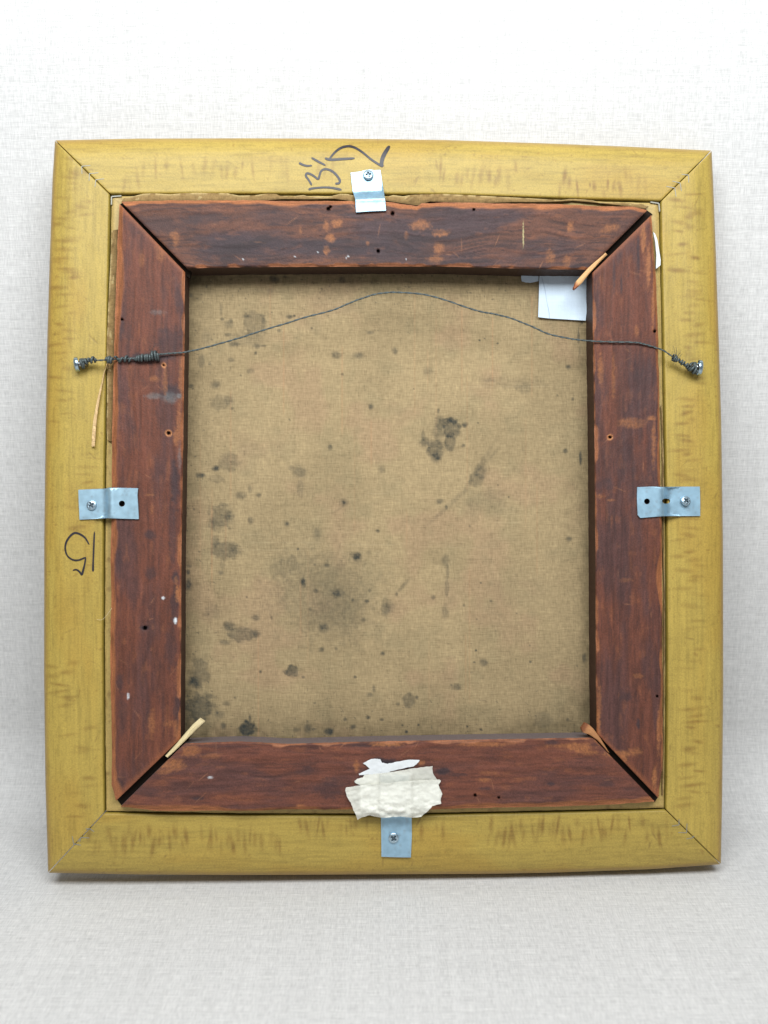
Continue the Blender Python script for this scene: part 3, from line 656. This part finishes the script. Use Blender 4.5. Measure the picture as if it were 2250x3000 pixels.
    i = 0
    for (ox, oy), lst in ((kA, A), (kB, B), (kC, C), (kD, D)):
        for (x, y, rx, ry, st) in lst:
            i += 1; big = max(rx, ry) > 50
            add_blob(m, X, Y, ox + x * s, oy + y * s, rx * s, ry * s, st, mode='scr', rough=.6 if big and not 44 < ry < 80 else .36, seed=i, soft=.24 if 50 < max(rx, ry) < 130 else .6, rs=12 if big else 8)
            if 60 < max(rx, ry) < 120:      # tide line round the larger stains
                dd = np.hypot((X - ox - x * s) / (rx * s), (Y - oy - y * s) / (ry * s)) + .75 * 2 * (fbm(X / 10, Y / 10, i, 3) - .5)
                m += .16 * st * np.exp(-((dd - .92) / .10) ** 2)
    for (x0, y0, x1, y1, r, st) in ((1440, 1310, 1360, 1440, 7, .22), (1360, 1440, 1262, 1530, 7, .22), (1160, 1740, 1200, 1695, 5, .3), (1455, 1320, 1420, 1360, 5, .2), (980, 1500, 1010, 1480, 3, .2)):
        a_ = math.atan2(y1 - y0, x1 - x0)
        add_blob(m, X, Y, (x0 + x1) / 2, (y0 + y1) / 2, math.hypot(x1 - x0, y1 - y0) / 2, r, st, mode='scr', ang=a_, rough=.3, seed=int(x0), soft=.7)
    m = m * (.62 + .76 * fbm(X / 8, Y / 8, 88, 3)) * (.85 + .3 * vnoise(X / 3, Y / 3, 89))
    # little specks, more of them near the edges
    edge = np.minimum(np.minimum(X - 545, 1715 - X), np.minimum(Y - 812, 2155 - Y))
    nearl = np.exp(-np.clip(np.minimum(X - 545, np.minimum(Y - 812, 2155 - Y)), 0, 1e4) / 90)
    sp = sstep(.80, .88, fbm(X / 5.5, Y / 5.5, 77, 2)) * (.25 + .75 * nearl) * .7
    m = 1 - (1 - np.clip(m, 0, 1)) * (1 - sp)
    base = s2l((192, 168, 127)) * 0.72
    c = np.broadcast_to(base, X.shape + (3,)).copy()
    mott = fbm(X / 160, Y / 160, 31, 4); c = mix(c, s2l((152, 133, 100)), sstep(.4, .7, mott) * .7)
    pink = fbm(X / 110, Y / 110, 41, 3); c = mix(c, s2l((164, 136, 106)), sstep(.5, .75, pink) * .5)
    grn = fbm(X / 60, Y / 60, 51, 3); c = mix(c, s2l((136, 125, 95)), sstep(.5, .8, grn) * .25)
    dl = np.exp(-np.clip(X - 545, 0, 9999) / 70) * .42 + np.exp(-np.clip(2155 - Y, 0, 9999) / 60) * .48 + np.exp(-np.clip(Y - 812, 0, 999) / 80) * .40 + np.exp(-np.clip(1715 - X, 0, 9999) / 60) * .38  # edge dirt plus shade of the bars, both painted into the canvas colour
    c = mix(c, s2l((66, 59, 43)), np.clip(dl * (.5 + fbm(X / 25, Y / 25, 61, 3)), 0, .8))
    # a few thick threads
    rs = random.Random(9)
    for _ in range(26):
        x = rs.uniform(560, 1700); y0 = rs.uniform(820, 1900); l_ = rs.uniform(80, 420)
        k = np.exp(-((X - x) / 1.8) ** 2) * sstep(y0, y0 + 20, Y) * (1 - sstep(y0 + l_, y0 + l_ + 40, Y)); c = mix(c, s2l((180, 132, 96)), k * rs.uniform(.1, .35))
        y = rs.uniform(830, 2140); x0 = rs.uniform(560, 1500); l_ = rs.uniform(60, 300)
        k = np.exp(-((Y - y) / 1.6) ** 2) * sstep(x0, x0 + 20, X) * (1 - sstep(x0 + l_, x0 + l_ + 40, X)); c = mix(c, s2l((190, 170, 134)), k * rs.uniform(.05, .2))
    c = mix(c, s2l((50, 55, 54)), np.clip(m * 1.15, 0, 1) * .95)
    # tooth of the weave, thread by thread
    th = (vnoise(X / 9, Y / 2.7, 201) - .5) + (vnoise(X / 2.7, Y / 9, 202) - .5)
    c = c * (1 + .17 * th)[..., None]
    w = CW + (fbm(X / 300, Y / 300, 5, 2) - .5) * 0.0016 * sstep(0, 120, edge) - 0.0002
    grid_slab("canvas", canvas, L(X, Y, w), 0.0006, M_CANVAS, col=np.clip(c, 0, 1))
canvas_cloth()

def flap(up, lowr, n, m, w_up, w_low, seed, label=None, pale=1.0, name="canvas_flap", tint=(140, 114, 74)):
    """ragged turned edge of the canvas along the outside of the stretcher"""
    a = resample(up, n); b = resample(lowr, n); ss = np.linspace(0, 1, n)
    t = np.linspace(0, 1, m)
    PX = a[:, None, 0] * (1 - t) + b[:, None, 0] * t; PY = a[:, None, 1] * (1 - t) + b[:, None, 1] * t
    T = np.broadcast_to(t, PX.shape); S_ = np.broadcast_to(ss[:, None], PX.shape)
    w = w_up * (1 - T) + w_low * T + (fbm(S_ * 30, T * 2, seed, 3) - .5) * 0.0016
    c = np.broadcast_to(s2l(tint), PX.shape + (3,)) * (.7 + .6 * fbm(S_ * 80, T * 4, seed + 1, 3))[..., None]
    c = mix(c, s2l((204, 180, 128)), np.exp(-T / .12) * pale * sstep(.3, .55, fbm(S_ * 40, T, seed + 2, 2)))
    c = mix(c, s2l((70, 52, 34)), sstep(.5, 1, T) * (.5 if name == "canvas_flap" else .15))
    return grid_slab(name, canvas, L(PX, PY, w), 0.0004, M_FLAP, col=np.clip(c, 0, 1), label=label)
k2f = K(700, 380)
flap(k1((725, 556), (800, 540), (880, 520), (960, 515), (1100, 524), (1220, 514), (1460, 507), (1560, 514), (1659, 534)) + k2f((120, 532), (230, 518), (300, 520), (330, 534), (430, 540), (520, 530), (620, 552), (720, 545), (820, 520), (880, 522), (945, 535)),
     [(355, 592), (700, 592), (760, 588), (830, 583), (900, 584), (980, 582), (1020, 588), (1042, 593)], 420, 9, -0.0004, 0.0030, 701)
flap(k2f((1190, 545), (1250, 530), (1330, 540), (1400, 528), (1500, 524), (1659, 520)) + k3((120, 514), (200, 505), (300, 510), (380, 518), (440, 540), (600, 535), (760, 545), (830, 560)),
     [(1130, 588), (1222, 602), (1260, 590), (1400, 596), (1500, 592), (1600, 592), (1680, 588), (1750, 594), (1853, 606), (1890, 612)], 420, 9, -0.0006, 0.0012, 733)
kL = K(100, 980)
flap([(327, 676), (326, 720), (322, 800), (318, 880), (315, 960)] + kL((588, 60), (590, 230), (592, 400), (590, 600), (586, 760), (596, 862)),
     [(345, 672), (344, 760), (341, 860), (337, 960), (335, 1060), (332, 1160), (331, 1240), (328, 1292)], 340, 9, -0.0003, 0.0025, 765)
# loose frayed strip of canvas hanging out over the left rail
p = np.array(kL((592, 222), (582, 262), (566, 310), (552, 380), (530, 480), (512, 570), (494, 680), (484, 790), (478, 905)))
wd = np.array([2.0, 2.2, 3.0, 4.0, 6.0, 8.0, 9.5, 10.5, 9.0]); ns = 60
pc = catmull(p, 8); wdc = np.interp(np.linspace(0, 1, len(pc)), np.linspace(0, 1, 9), wd)
Lf = pc - np.c_[wdc / 2, wdc * 0 - 1]; Rg = pc + np.c_[wdc / 2, wdc * 0]
flap(Lf, Rg, 70, 7, 0.0012, 0.0026, 790, name="frayed_strip", pale=1.3, tint=(232, 196, 146), label="loose tan strip of canvas hanging over the left rail")
# pale scrap at the right bar
vs, fs, nt, *_ = sheet(k3((866, 772), (884, 850), (894, 960), (890, 1072), (926, 1042), (928, 1000), (912, 900), (900, 830), (882, 786)), [], lambda x, y: 0.0026 + 0 * x, 0.0012, step=8)
mesh_obj("pale_scrap", canvas, vs, fs, M_LABEL, smooth=nt, label="pale white scrap at the outer edge of the right bar")
# thin pale canvas edge down the right side
ptsR = [(1940, 1190), (1943, 1260), (1945, 1340), (1944, 1420), (1944, 1520), (1945, 1600), (1948, 1760), (1949, 1900), (1947, 2000), (1946, 2100), (1945, 2220), (1943, 2330)]
pc = catmull(ptsR, 8); pc[:, 0] += (fbm(np.arange(len(pc)) / 3.0, np.zeros(len(pc)), 5, 3) - .5) * 4
flap(pc, pc + np.array([-5.0, 0]), 200, 5, 0.0006, -0.0002, 811, pale=.9)

c_ = catmull([(284, 1815), (296, 1816), (306, 1810), (316, 1798), (327, 1782)], 8)
v_, f_ = tube(L(c_[:, 0], c_[:, 1], np.linspace(.0008, .006, len(c_))), .00012, 5); mesh_obj("loose_thread", canvas, v_, f_, mat("pale_fibre", color=(.72, .60, .36), attr=False))

# ------------------------------------------------------------------ offset clips, each screwed to its rail
def frame_of(axis):
    a = np.array(axis, float); a /= np.linalg.norm(a)
    x = np.cross([0, 1.0, 0.2], a); x /= np.linalg.norm(x); y = np.cross(a, x)
    return x, y, a
def screw_head(center, r, axis, spin, dome=0.55, rim=0.28, cross=True):
    """pan head with a cross recess; center = underside of the head (frame coordinates), r in metres"""
    x, y, a = frame_of(axis); nr, na = 22, 64
    vs, fs, cl = [], [], []
    def emit(rr, an, h, k=0): cl.append(np.array([0.42, 0.54, 0.62]) * (1 - .66 * k)); vs.append(center + x * (rr * math.cos(an)) + y * (rr * math.sin(an)) + a * h)
    for j in range(na): emit(r, 2 * math.pi * j / na, 0)
    for i in range(nr):
        q = 1 - i / (nr - 1); 
        for j in range(na):
            an = 2 * math.pi * j / na; rr = r * max(q, 0.001)
            h = r * (rim + (dome - rim) * math.sqrt(max(0, 1 - (q * .985) ** 2)))
            X = rr * math.cos(an - spin) / r; Y = rr * math.sin(an - spin) / r
            if cross:
                k = max((1 - min(1, max(0, (abs(X) - .13) / .07))) * (1 - min(1, max(0, (abs(Y) - .52) / .1))), (1 - min(1, max(0, (abs(Y) - .13) / .07))) * (1 - min(1, max(0, (abs(X) - .52) / .1))))
                h -= r * .42 * k
            else: k = 0
            emit(rr, an, h, min(1, k * 1.2))
    for i in range(nr):
        for j in range(na):
            j2 = (j + 1) % na
            fs.append((i * na + j, i * na + j2, (i + 1) * na + j2, (i + 1) * na + j))
    return vs, fs, cl
PXM = 0.2125e-3
def clip(poly, holes, wfun, screw_px, r, axis, spin, label, ends, step=9, tone=(1, 1, 1), lines=()):
    vs, fs, nt, px, py = sheet(poly, holes, wfun, 0.0010, step=step, lines=lines)
    c = np.broadcast_to(np.array([0.40, 0.59, 0.71]) * np.array(tone), (len(px), 3)) * (.78 + .44 * fbm(px / 16, py / 16, 7, 3))[:, None]
    st = sstep(.66, .78, fbm(px / 5, py / 7, 19, 2)); c = mix(c, (.30, .38, .44), st * .5)
    nv = len(vs) - 2 * len(px); cc = np.concatenate([c, c, np.broadcast_to((.45, .52, .56), (nv, 3))])
    o = mesh_obj("offset_clip", frame, vs, fs, M_ZINC, col=cc, smooth=nt, label=label)
    q = L(np.array(screw_px[0]), np.array(screw_px[1]), wfun(np.array([screw_px[0]]), np.array([screw_px[1]]))[0] + ends)
    v2, f2, c2 = screw_head(q, r * PXM, axis, spin); mesh_obj("screw", frame, v2, f2, M_SCREW, parent=o, col=c2)
    return o
TH = 0.0012
# left: rail on the left, up over the stretcher on the right
def w_left(x, y): return TH + (SW + 0.0002) * sstep(308, 321, x) + 0.0004 * np.exp(-((x - 322) / 6.0) ** 2)
clip(kL((358, 1258), (470, 1252), (580, 1248), (604, 1240), (720, 1242), (842, 1245), (836, 1300), (842, 1385), (847, 1495), (720, 1492), (606, 1489), (590, 1488), (470, 1495), (368, 1500), (362, 1380)),
     [(357, 1475.5, 9, 9)], w_left, (269, 1480), 14, (-.04, .03, 1), .5, "left clip with one empty hole", 0, step=6)
def w_right(x, y): return TH + (SW + 0.0001) * (1 - sstep(1938, 1962, x)) - 0.0006 * np.exp(-((x - 1950) / 5.0) ** 2)
clip(K(1600, 980)((738, 1236), (850, 1232), (960, 1234), (1100, 1232), (1245, 1232), (1248, 1350), (1248, 1470), (1100, 1470), (960, 1471), (860, 1478), (764, 1486), (742, 1462), (740, 1420), (736, 1330)),
     [(1895.5, 1469, 8.5, 8.5), (1951.5, 1468, 12, 7.8)], w_right, (2008, 1468), 14.5, (.16, .2, 1), .7, "right clip with one round and one slotted empty hole", 0.0008, step=6, tone=(.92, .96, .99))
def w_top(x, y):
    yb = 566 - (x - 1080) * .05
    return TH + (SW + 0.0006) * sstep(-4, 17, y - yb) + 0.0004 * np.exp(-((y - yb - 17) / 5.0) ** 2)
clip(k2((905, 348), (980, 340), (1020, 328), (1060, 322), (1100, 328), (1145, 325), (1160, 420), (1176, 515), (1182, 560), (1192, 655), (1070, 660), (950, 668), (942, 560), (922, 500)),
     [], w_top, (1079, 514), 15, (.05, .12, 1), .15, "top clip, slightly crooked, with a tilted screw", 0.0004, step=6, tone=(.74, .78, .80))
kM = K(850, 2050)
def w_bot(x, y): return TH + (SW + 0.0003) * (1 - sstep(2372, 2392, y))
clip(kM((724, 612), (840, 605), (962, 610), (972, 800), (984, 955), (986, 1100), (978, 1278), (860, 1276), (740, 1272), (738, 1100), (736, 955), (728, 800)),
     [], w_bot, (1153, 2454), 15, (0, -.02, 1), .9, "bottom clip half covered by cream tape", 0, step=7, tone=(.9, .94, .98))

# screws that hold the ends of the wire: driven in aslant, heads turned outward
def wire_screw(px, py, r, axis, label):
    a = np.array(axis, float); a /= np.linalg.norm(a)
    head = L(np.array(px), np.array(py), 0.0040)
    v1, f1, c1 = screw_head(head, r * PXM, a, .4, dome=.62, rim=.30)
    o = mesh_obj("wire_screw", frame, v1, f1, M_CHROME, label=label, col=c1)
    # the shank is bent over: outward under the head, then down into the rail
    pts = catmull(np.array([head + a * .0002, head - a * .0014, head - a * .0030 - np.array([0, 0, .0010]), head - a * .0040 - np.array([0, 0, .0040]), head - a * .0044 - np.array([0, 0, .009])]), 5)
    v2, f2 = tube(pts, r * PXM * .42, 12); mesh_obj("screw_shank", frame, v2, f2, M_CHROME, parent=o, col=np.full((len(v2), 3), .35))
    return head, a
hl, al = wire_screw(229, 1067, 21, (-1.0, -.16, .17), "bright screw on the left rail holding the wire")
hr, ar = wire_screw(2045, 1077, 23, (1.0, -.12, .17), "bright screw on the right rail holding the wire")

# ------------------------------------------------------------------ hanging wire
wire = Thing("hanging_wire", "thin grey picture wire sagging between two screws across the back, twisted at both ends", "wire", 1170, 1000, 0.01)
pts = [(244, 1062), (262, 1055), (300, 1056), (350, 1052), (400, 1050), (440, 1046), (462, 1040), (490, 1036), (534, 1032), (570, 1026), (612, 1015), (674, 998), (720, 984), (767, 969), (836, 948), (906, 926.6), (975, 909), (1020, 890), (1060, 874.5), (1114, 860), (1168, 857), (1243, 863), (1313, 882), (1398, 911), (1444, 919), (1490, 930.5), (1544, 950), (1602, 977), (1660, 990), (1703, 996), (1773, 1001.5), (1853, 1002.5), (1889, 1009), (1936, 1023), (1972, 1046), (1995, 1060), (2015, 1072), (2034, 1084)]
wz = [5.5, 5.5, 6, 8.6, 9.0, 9.2, 9.0, 8.8, 8.6, 8.8, 9, 9.2, 9.3, 9.4, 9.5, 9.6, 9.7, 9.8, 9.8, 9.8, 9.8, 9.8, 9.7, 9.6, 9.5, 9.4, 9.3, 9.1, 8.9, 8.7, 8.6, 8.5, 8.2, 7.5, 6.8, 6.2, 5.8, 5.4]
pw = catmull(np.c_[np.array(pts), np.array(wz) * 40], 10)
jit = (fbm(np.arange(len(pw)) / 7.0, np.zeros(len(pw)), 12, 3) - .5) * 2.5
core = L(pw[:, 0], pw[:, 1] + jit, pw[:, 2] / 40 * 1e-3)
ph = np.arange(len(core)) * 0.9
off = np.stack([0 * ph, np.sin(ph), np.cos(ph)], -1) * 0.00026
for s_ in (1, -1):
    v, f = tube(core + off * s_, 0.00036, 7); mesh_obj("wire_strand", wire, v, f, M_WIRE)
def coil(p0, p1, w0, w1, turns, r0, rw, per=14, irr=0.9, seed=1):
    """loose end wound round the wire"""
    rs = np.random.default_rng(seed); n = int(turns * per); t = np.linspace(0, 1, n)
    x = np.interp(t, np.linspace(0, 1, len(p0)), [q[0] for q in p0]); y = np.interp(t, np.linspace(0, 1, len(p0)), [q[1] for q in p0])
    wv = w0 * (1 - t) + w1 * t
    tt = t + 0.018 * np.sin(t * 19 + seed)
    a = tt * turns * 2 * math.pi
    rad = r0 * (1 + irr * (fbm(t * turns * .9, t * 0, seed, 2) - .5) * 2)
    c = L(x, y, wv); d = np.gradient(c, axis=0); d /= np.linalg.norm(d, axis=1)[:, None]
    nn = np.cross([0, 0, 1.0], d); nn /= np.linalg.norm(nn, axis=1)[:, None]
    c = c + nn * (rad * np.sin(a))[:, None] + np.array([0, 0, 1.0]) * (rad * np.cos(a))[:, None]
    return tube(c, rw, 7)
for (pp, w0, w1, tn, r0, rw, sd) in (([(246, 1062), (258, 1054), (282, 1052)], .0055, .0062, 4, .0019, .0008, 3), ([(312, 1054), (330, 1055)], .0075, .0085, 2.5, .0016, .0009, 5), ([(338, 1054), (400, 1051), (434, 1047)], .0088, .0093, 8, .0013, .00075, 8), ([(404, 1050), (440, 1046), (464, 1040)], .0094, .0092, 6, .0020, .0008, 9)):
    v, f = coil(pp, None, w0, w1, tn, r0, rw, seed=sd); mesh_obj("wire_twist", wire, v, f, M_WIRE)
for (pp, w0, w1, tn, r0, rw, sd) in (([(1970, 1046), (1984, 1053), (2005, 1066), (2022, 1078)], .0066, .0058, 8, .0012, .00062, 21), ([(2016, 1074), (2032, 1083), (2042, 1086)], .0058, .0052, 3, .0016, .0008, 22)):
    v, f = coil(pp, None, w0, w1, tn, r0, rw, seed=sd); mesh_obj("wire_twist", wire, v, f, M_WIRE)
def loop_round(h, a, seed):
    x, y, ax = frame_of(a); n = 44; vs = []
    t = np.linspace(0, 2 * math.pi * 2.2, n); c = np.array([h - ax * (.0016 + .0009 * q / 6.3) + (x * math.cos(q) + y * math.sin(q)) * .0028 for q in t])
    return tube(c, .0007, 7)
for h, a in ((hl, al), (hr, ar)):
    v, f = loop_round(h, a, 1); mesh_obj("wire_loop", wire, v, f, M_WIRE)
fr = [([(1981, 1048), (1977, 1032), (1973, 1014)], 1.1), ([(1980, 1046), (1982, 1030), (1981, 1018)], 1.0), ([(1983, 1048), (1990, 1036), (1994, 1030)], 1.0), ([(1976, 1050), (1968, 1040), (1970, 1030)], .9), ([(1984, 1052), (1996, 1040), (2000, 1036)], .9), ([(440, 1040), (446, 1024), (454, 1010)], 1.0), ([(448, 1038), (440, 1026), (436, 1022)], 1.0), ([(456, 1036), (462, 1026), (466, 1020)], 1.0)]
for q, r_ in fr:
    c = catmull(q, 6); v, f = tube(L(c[:, 0], c[:, 1], np.linspace(.008, .0115, len(c))), np.linspace(r_, .5, len(c)) * PXM * .8, 5); mesh_obj("frayed_end", wire, v, f, M_WIRE)

# ------------------------------------------------------------------ wooden corner keys
def key(pts_a, pts_b, w0, w1, col, tip, label, thick=0.004, seed=1):
    a = resample(pts_a, 40); b = resample(pts_b, 40); t = np.linspace(0, 1, 9)
    PX = a[:, None, 0] * (1 - t) + b[:, None, 0] * t; PY = a[:, None, 1] * (1 - t) + b[:, None, 1] * t
    S_ = np.broadcast_to(np.linspace(0, 1, 40)[:, None], PX.shape); T = np.broadcast_to(t, PX.shape)
    w = w0 * (1 - S_) + w1 * S_ - 0.0007 * (abs(T - .5) * 2) ** 3 + (fbm(S_ * 5, T * 5, seed, 2) - .5) * .0004
    c = np.broadcast_to(s2l(col), PX.shape + (3,)) * (.75 + .5 * fbm(S_ * 4, T * 9, seed + 1, 3))[..., None]
    c = mix(c, s2l(tip), sstep(.86, .97, S_ + .05 * fbm(S_ * 9, T * 9, seed + 2, 2)))
    th = Thing("corner_key", label, "corner key", float(a[0, 0]), float(a[0, 1]), w0 - thick, "wooden corner keys in the stretcher mitres")
    grid_slab("key_wood", th, L(PX, PY, w), thick, M_KEY, col=np.clip(c, 0, 1))
key(k3((470, 930), (392, 1008), (326, 1080), (246, 1168), (222, 1226)), k3((496, 956), (426, 1028), (362, 1096), (288, 1188), (238, 1234)), .0058, .0095, (214, 166, 112), (150, 84, 48), "tan wooden key with reddish tip, sticking out beside the white cloth patch", seed=3)
key(kBL((1062, 648), (1148, 554), (1226, 462), (1278, 402), (1338, 348)), kBL((1082, 664), (1176, 574), (1262, 488), (1318, 430), (1380, 374)), .0062, .0105, (226, 206, 158), (232, 212, 166), "pale cream wooden key sticking out of the lower left stretcher joint", seed=8)
key(kBR((512, 568), (440, 450), (380, 370), (345, 338), (318, 328)), kBR((500, 562), (420, 470), (350, 420), (300, 405), (286, 375)), .0066, .0090, (176, 122, 78), (130, 76, 44), "short dark brown wooden key with a knobbly head, lower right joint", seed=13)

# ------------------------------------------------------------------ tape and paper
def wrinkle(base, amp, sc, seed): return lambda x, y: base + amp * (fbm(x / sc, y / sc, seed, 4) - .3)
def over_clip(x, y):
    k = sstep(1104, 1116, x) * (1 - sstep(1202, 1214, x)) * sstep(2262, 2272, y)
    return SW + .0008 + .0016 * k - .0030 * sstep(2372, 2398, y)
def torn(poly, amp, step=4.0, seed=1):
    out = []; k = 0
    for (x0, y0), (x1, y1) in zip(poly, poly[1:] + poly[:1]):
        L_ = math.hypot(x1 - x0, y1 - y0); n = max(1, int(L_ / step))
        for i in range(n):
            t = i / n; q = float(fbm(np.array([k * .45]), np.array([seed * 3.1]), seed, 3)[0] - .5) * 2 * amp * (0 if i == 0 else 1)
            nx, ny = -(y1 - y0) / L_, (x1 - x0) / L_
            out.append((x0 + (x1 - x0) * t + nx * q, y0 + (y1 - y0) * t + ny * q)); k += 1
    return out
def scrap(name, label, cat, poly, wf, mat_, thick, step, group=None, part=None, rag=0, tone=None):
    if rag: poly = torn(poly, rag, seed=len(poly))
    cx = sum(p[0] for p in poly) / len(poly); cy = max(p[1] for p in poly)
    th = Thing(name, label, cat, cx, cy, float(wf(np.array([cx]), np.array([cy]))[0]), group)
    vs, fs, nt, px, py = sheet(poly, [], wf, thick, step=step)
    col = None
    if tone is not None:
        col = tone(px, py); col = np.concatenate([col, col, np.broadcast_to(col.mean(0), (len(vs) - 2 * len(px), 4))])
    mesh_obj(part, th, vs, fs, mat_, smooth=nt, col=col)
    return th
def cream(px, py, hi, lo, x0, x1, y0, y1):
    # doubled layers in the middle are denser than the single edges
    k = sstep(x0 - 3, x0 + 3, px) * (1 - sstep(x1 - 3, x1 + 3, px)) * sstep(y0 - 2, y0 + 2, py) * (1 - sstep(y1 - 3, y1 + 3, py))
    a = lo + (hi - lo) * k + (fbm(px / 12, py / 8, 5, 3) - .5) * .16
    c = np.broadcast_to(np.array([.86, .85, .76]), (len(px), 3)) * (.9 + .2 * fbm(px / 20, py / 10, 9, 3))[:, None]
    return np.concatenate([c, np.clip(a, .2, .97)[:, None]], 1)
tape_g = "pieces of tape and paper stuck over the bottom clip"
scrap("torn_paper", "torn strip of white paper with ragged ends, uppermost above the cream tape", "torn paper",
      kM((590, 515), (620, 500), (660, 480), (730, 482), (738, 498), (745, 512), (790, 520), (870, 502), (950, 488), (1050, 490), (1030, 515), (1000, 540), (920, 556), (850, 572), (770, 592), (700, 606), (620, 604), (560, 612), (556, 600), (600, 580), (645, 562), (630, 545)),
      lambda x, y: SW + .0009 + .0009 * (fbm(x / 18, y / 9, 5, 3) - .3), M_LABEL, .0004, 5, tape_g, "paper_strip", rag=1.6)
scrap("masking_tape", "narrow translucent strip of tape between the torn white paper and the wide cream tape", "tape",
      kM((520, 660), (545, 640), (590, 630), (600, 606), (780, 592), (1000, 556), (1155, 537), (1152, 560), (1160, 600), (1185, 640), (1200, 660), (1000, 700), (800, 705), (700, 706), (600, 705), (560, 690), (525, 672)),
      lambda x, y: over_clip(x, y) + .0002 + .0008 * (fbm(x / 22, y / 8, 15, 3) - .3), M_TAPE2, .0003, 4, tape_g, "tape_strip", rag=1.5, tone=lambda x, y: cream(x, y, .80, .55, 1040, 1110, 2255, 2320))
scrap("masking_tape", "wide crumpled piece of cream tape with ragged ends over the bottom clip", "tape",
      kM((446, 735), (452, 712), (560, 696), (700, 682), (850, 668), (1000, 656), (1210, 646), (1222, 658), (1202, 690), (1212, 720), (1234, 765), (1220, 800), (1224, 842), (1150, 862), (1120, 900), (1062, 948), (980, 957), (900, 946), (840, 948), (760, 956), (700, 948), (640, 936), (580, 952), (545, 974), (532, 930), (510, 886), (492, 832), (458, 782)),
      lambda x, y: over_clip(x, y) + .0012 + .0034 * (fbm(x / 26, y / 12, 25, 4) - .3) * (.35 + sstep(2320, 2390, y)) + .0014 * abs(fbm(x / 40 + y / 18, y / 40 - x / 60, 29, 2) - .5), M_TAPE, .0003, 3.5, tape_g, "tape_strip", rag=1.8, tone=lambda x, y: cream(x, y, .90, .66, 1056, 1288, 2299, 2382))
kP = K(1120, 780, 640 / 1659)
th = scrap("cloth_patch", "square bluish white cloth patch on the canvas under the tan key, upper right", "patch",
      kP((1196, 60), (1192, 100), (1189, 240), (1184, 386), (1230, 392), (1268, 396), (1400, 404), (1545, 413), (1560, 240), (1560, 60)), lambda x, y: CW + .0014 + .0006 * (fbm(x / 40, y / 40, 6, 2) - .3), M_PAPER, .0003, 10, None, "patch_cloth")
ribbons("crease", th, [(kP((1212, 86), (1236, 180), (1248, 262), (1266, 345), (1270, 396)), (2.2, 1.6, 1.2))], lambda x, y: CW + .0018 + 0 * x, .0, mat("crease_grey", rough=.9, color=(.42, .50, .60), attr=False))
scrap("paper_scrap", "narrow grey-white scrap peeping out left of the square white patch", "scrap",
      kP((1056, 60), (1055, 90), (1060, 114), (1090, 122), (1126, 125), (1160, 118), (1186, 112), (1186, 60)), lambda x, y: CW + .0010 + 0 * x, M_PAPER, .0003, 10, None, "scrap_paper")
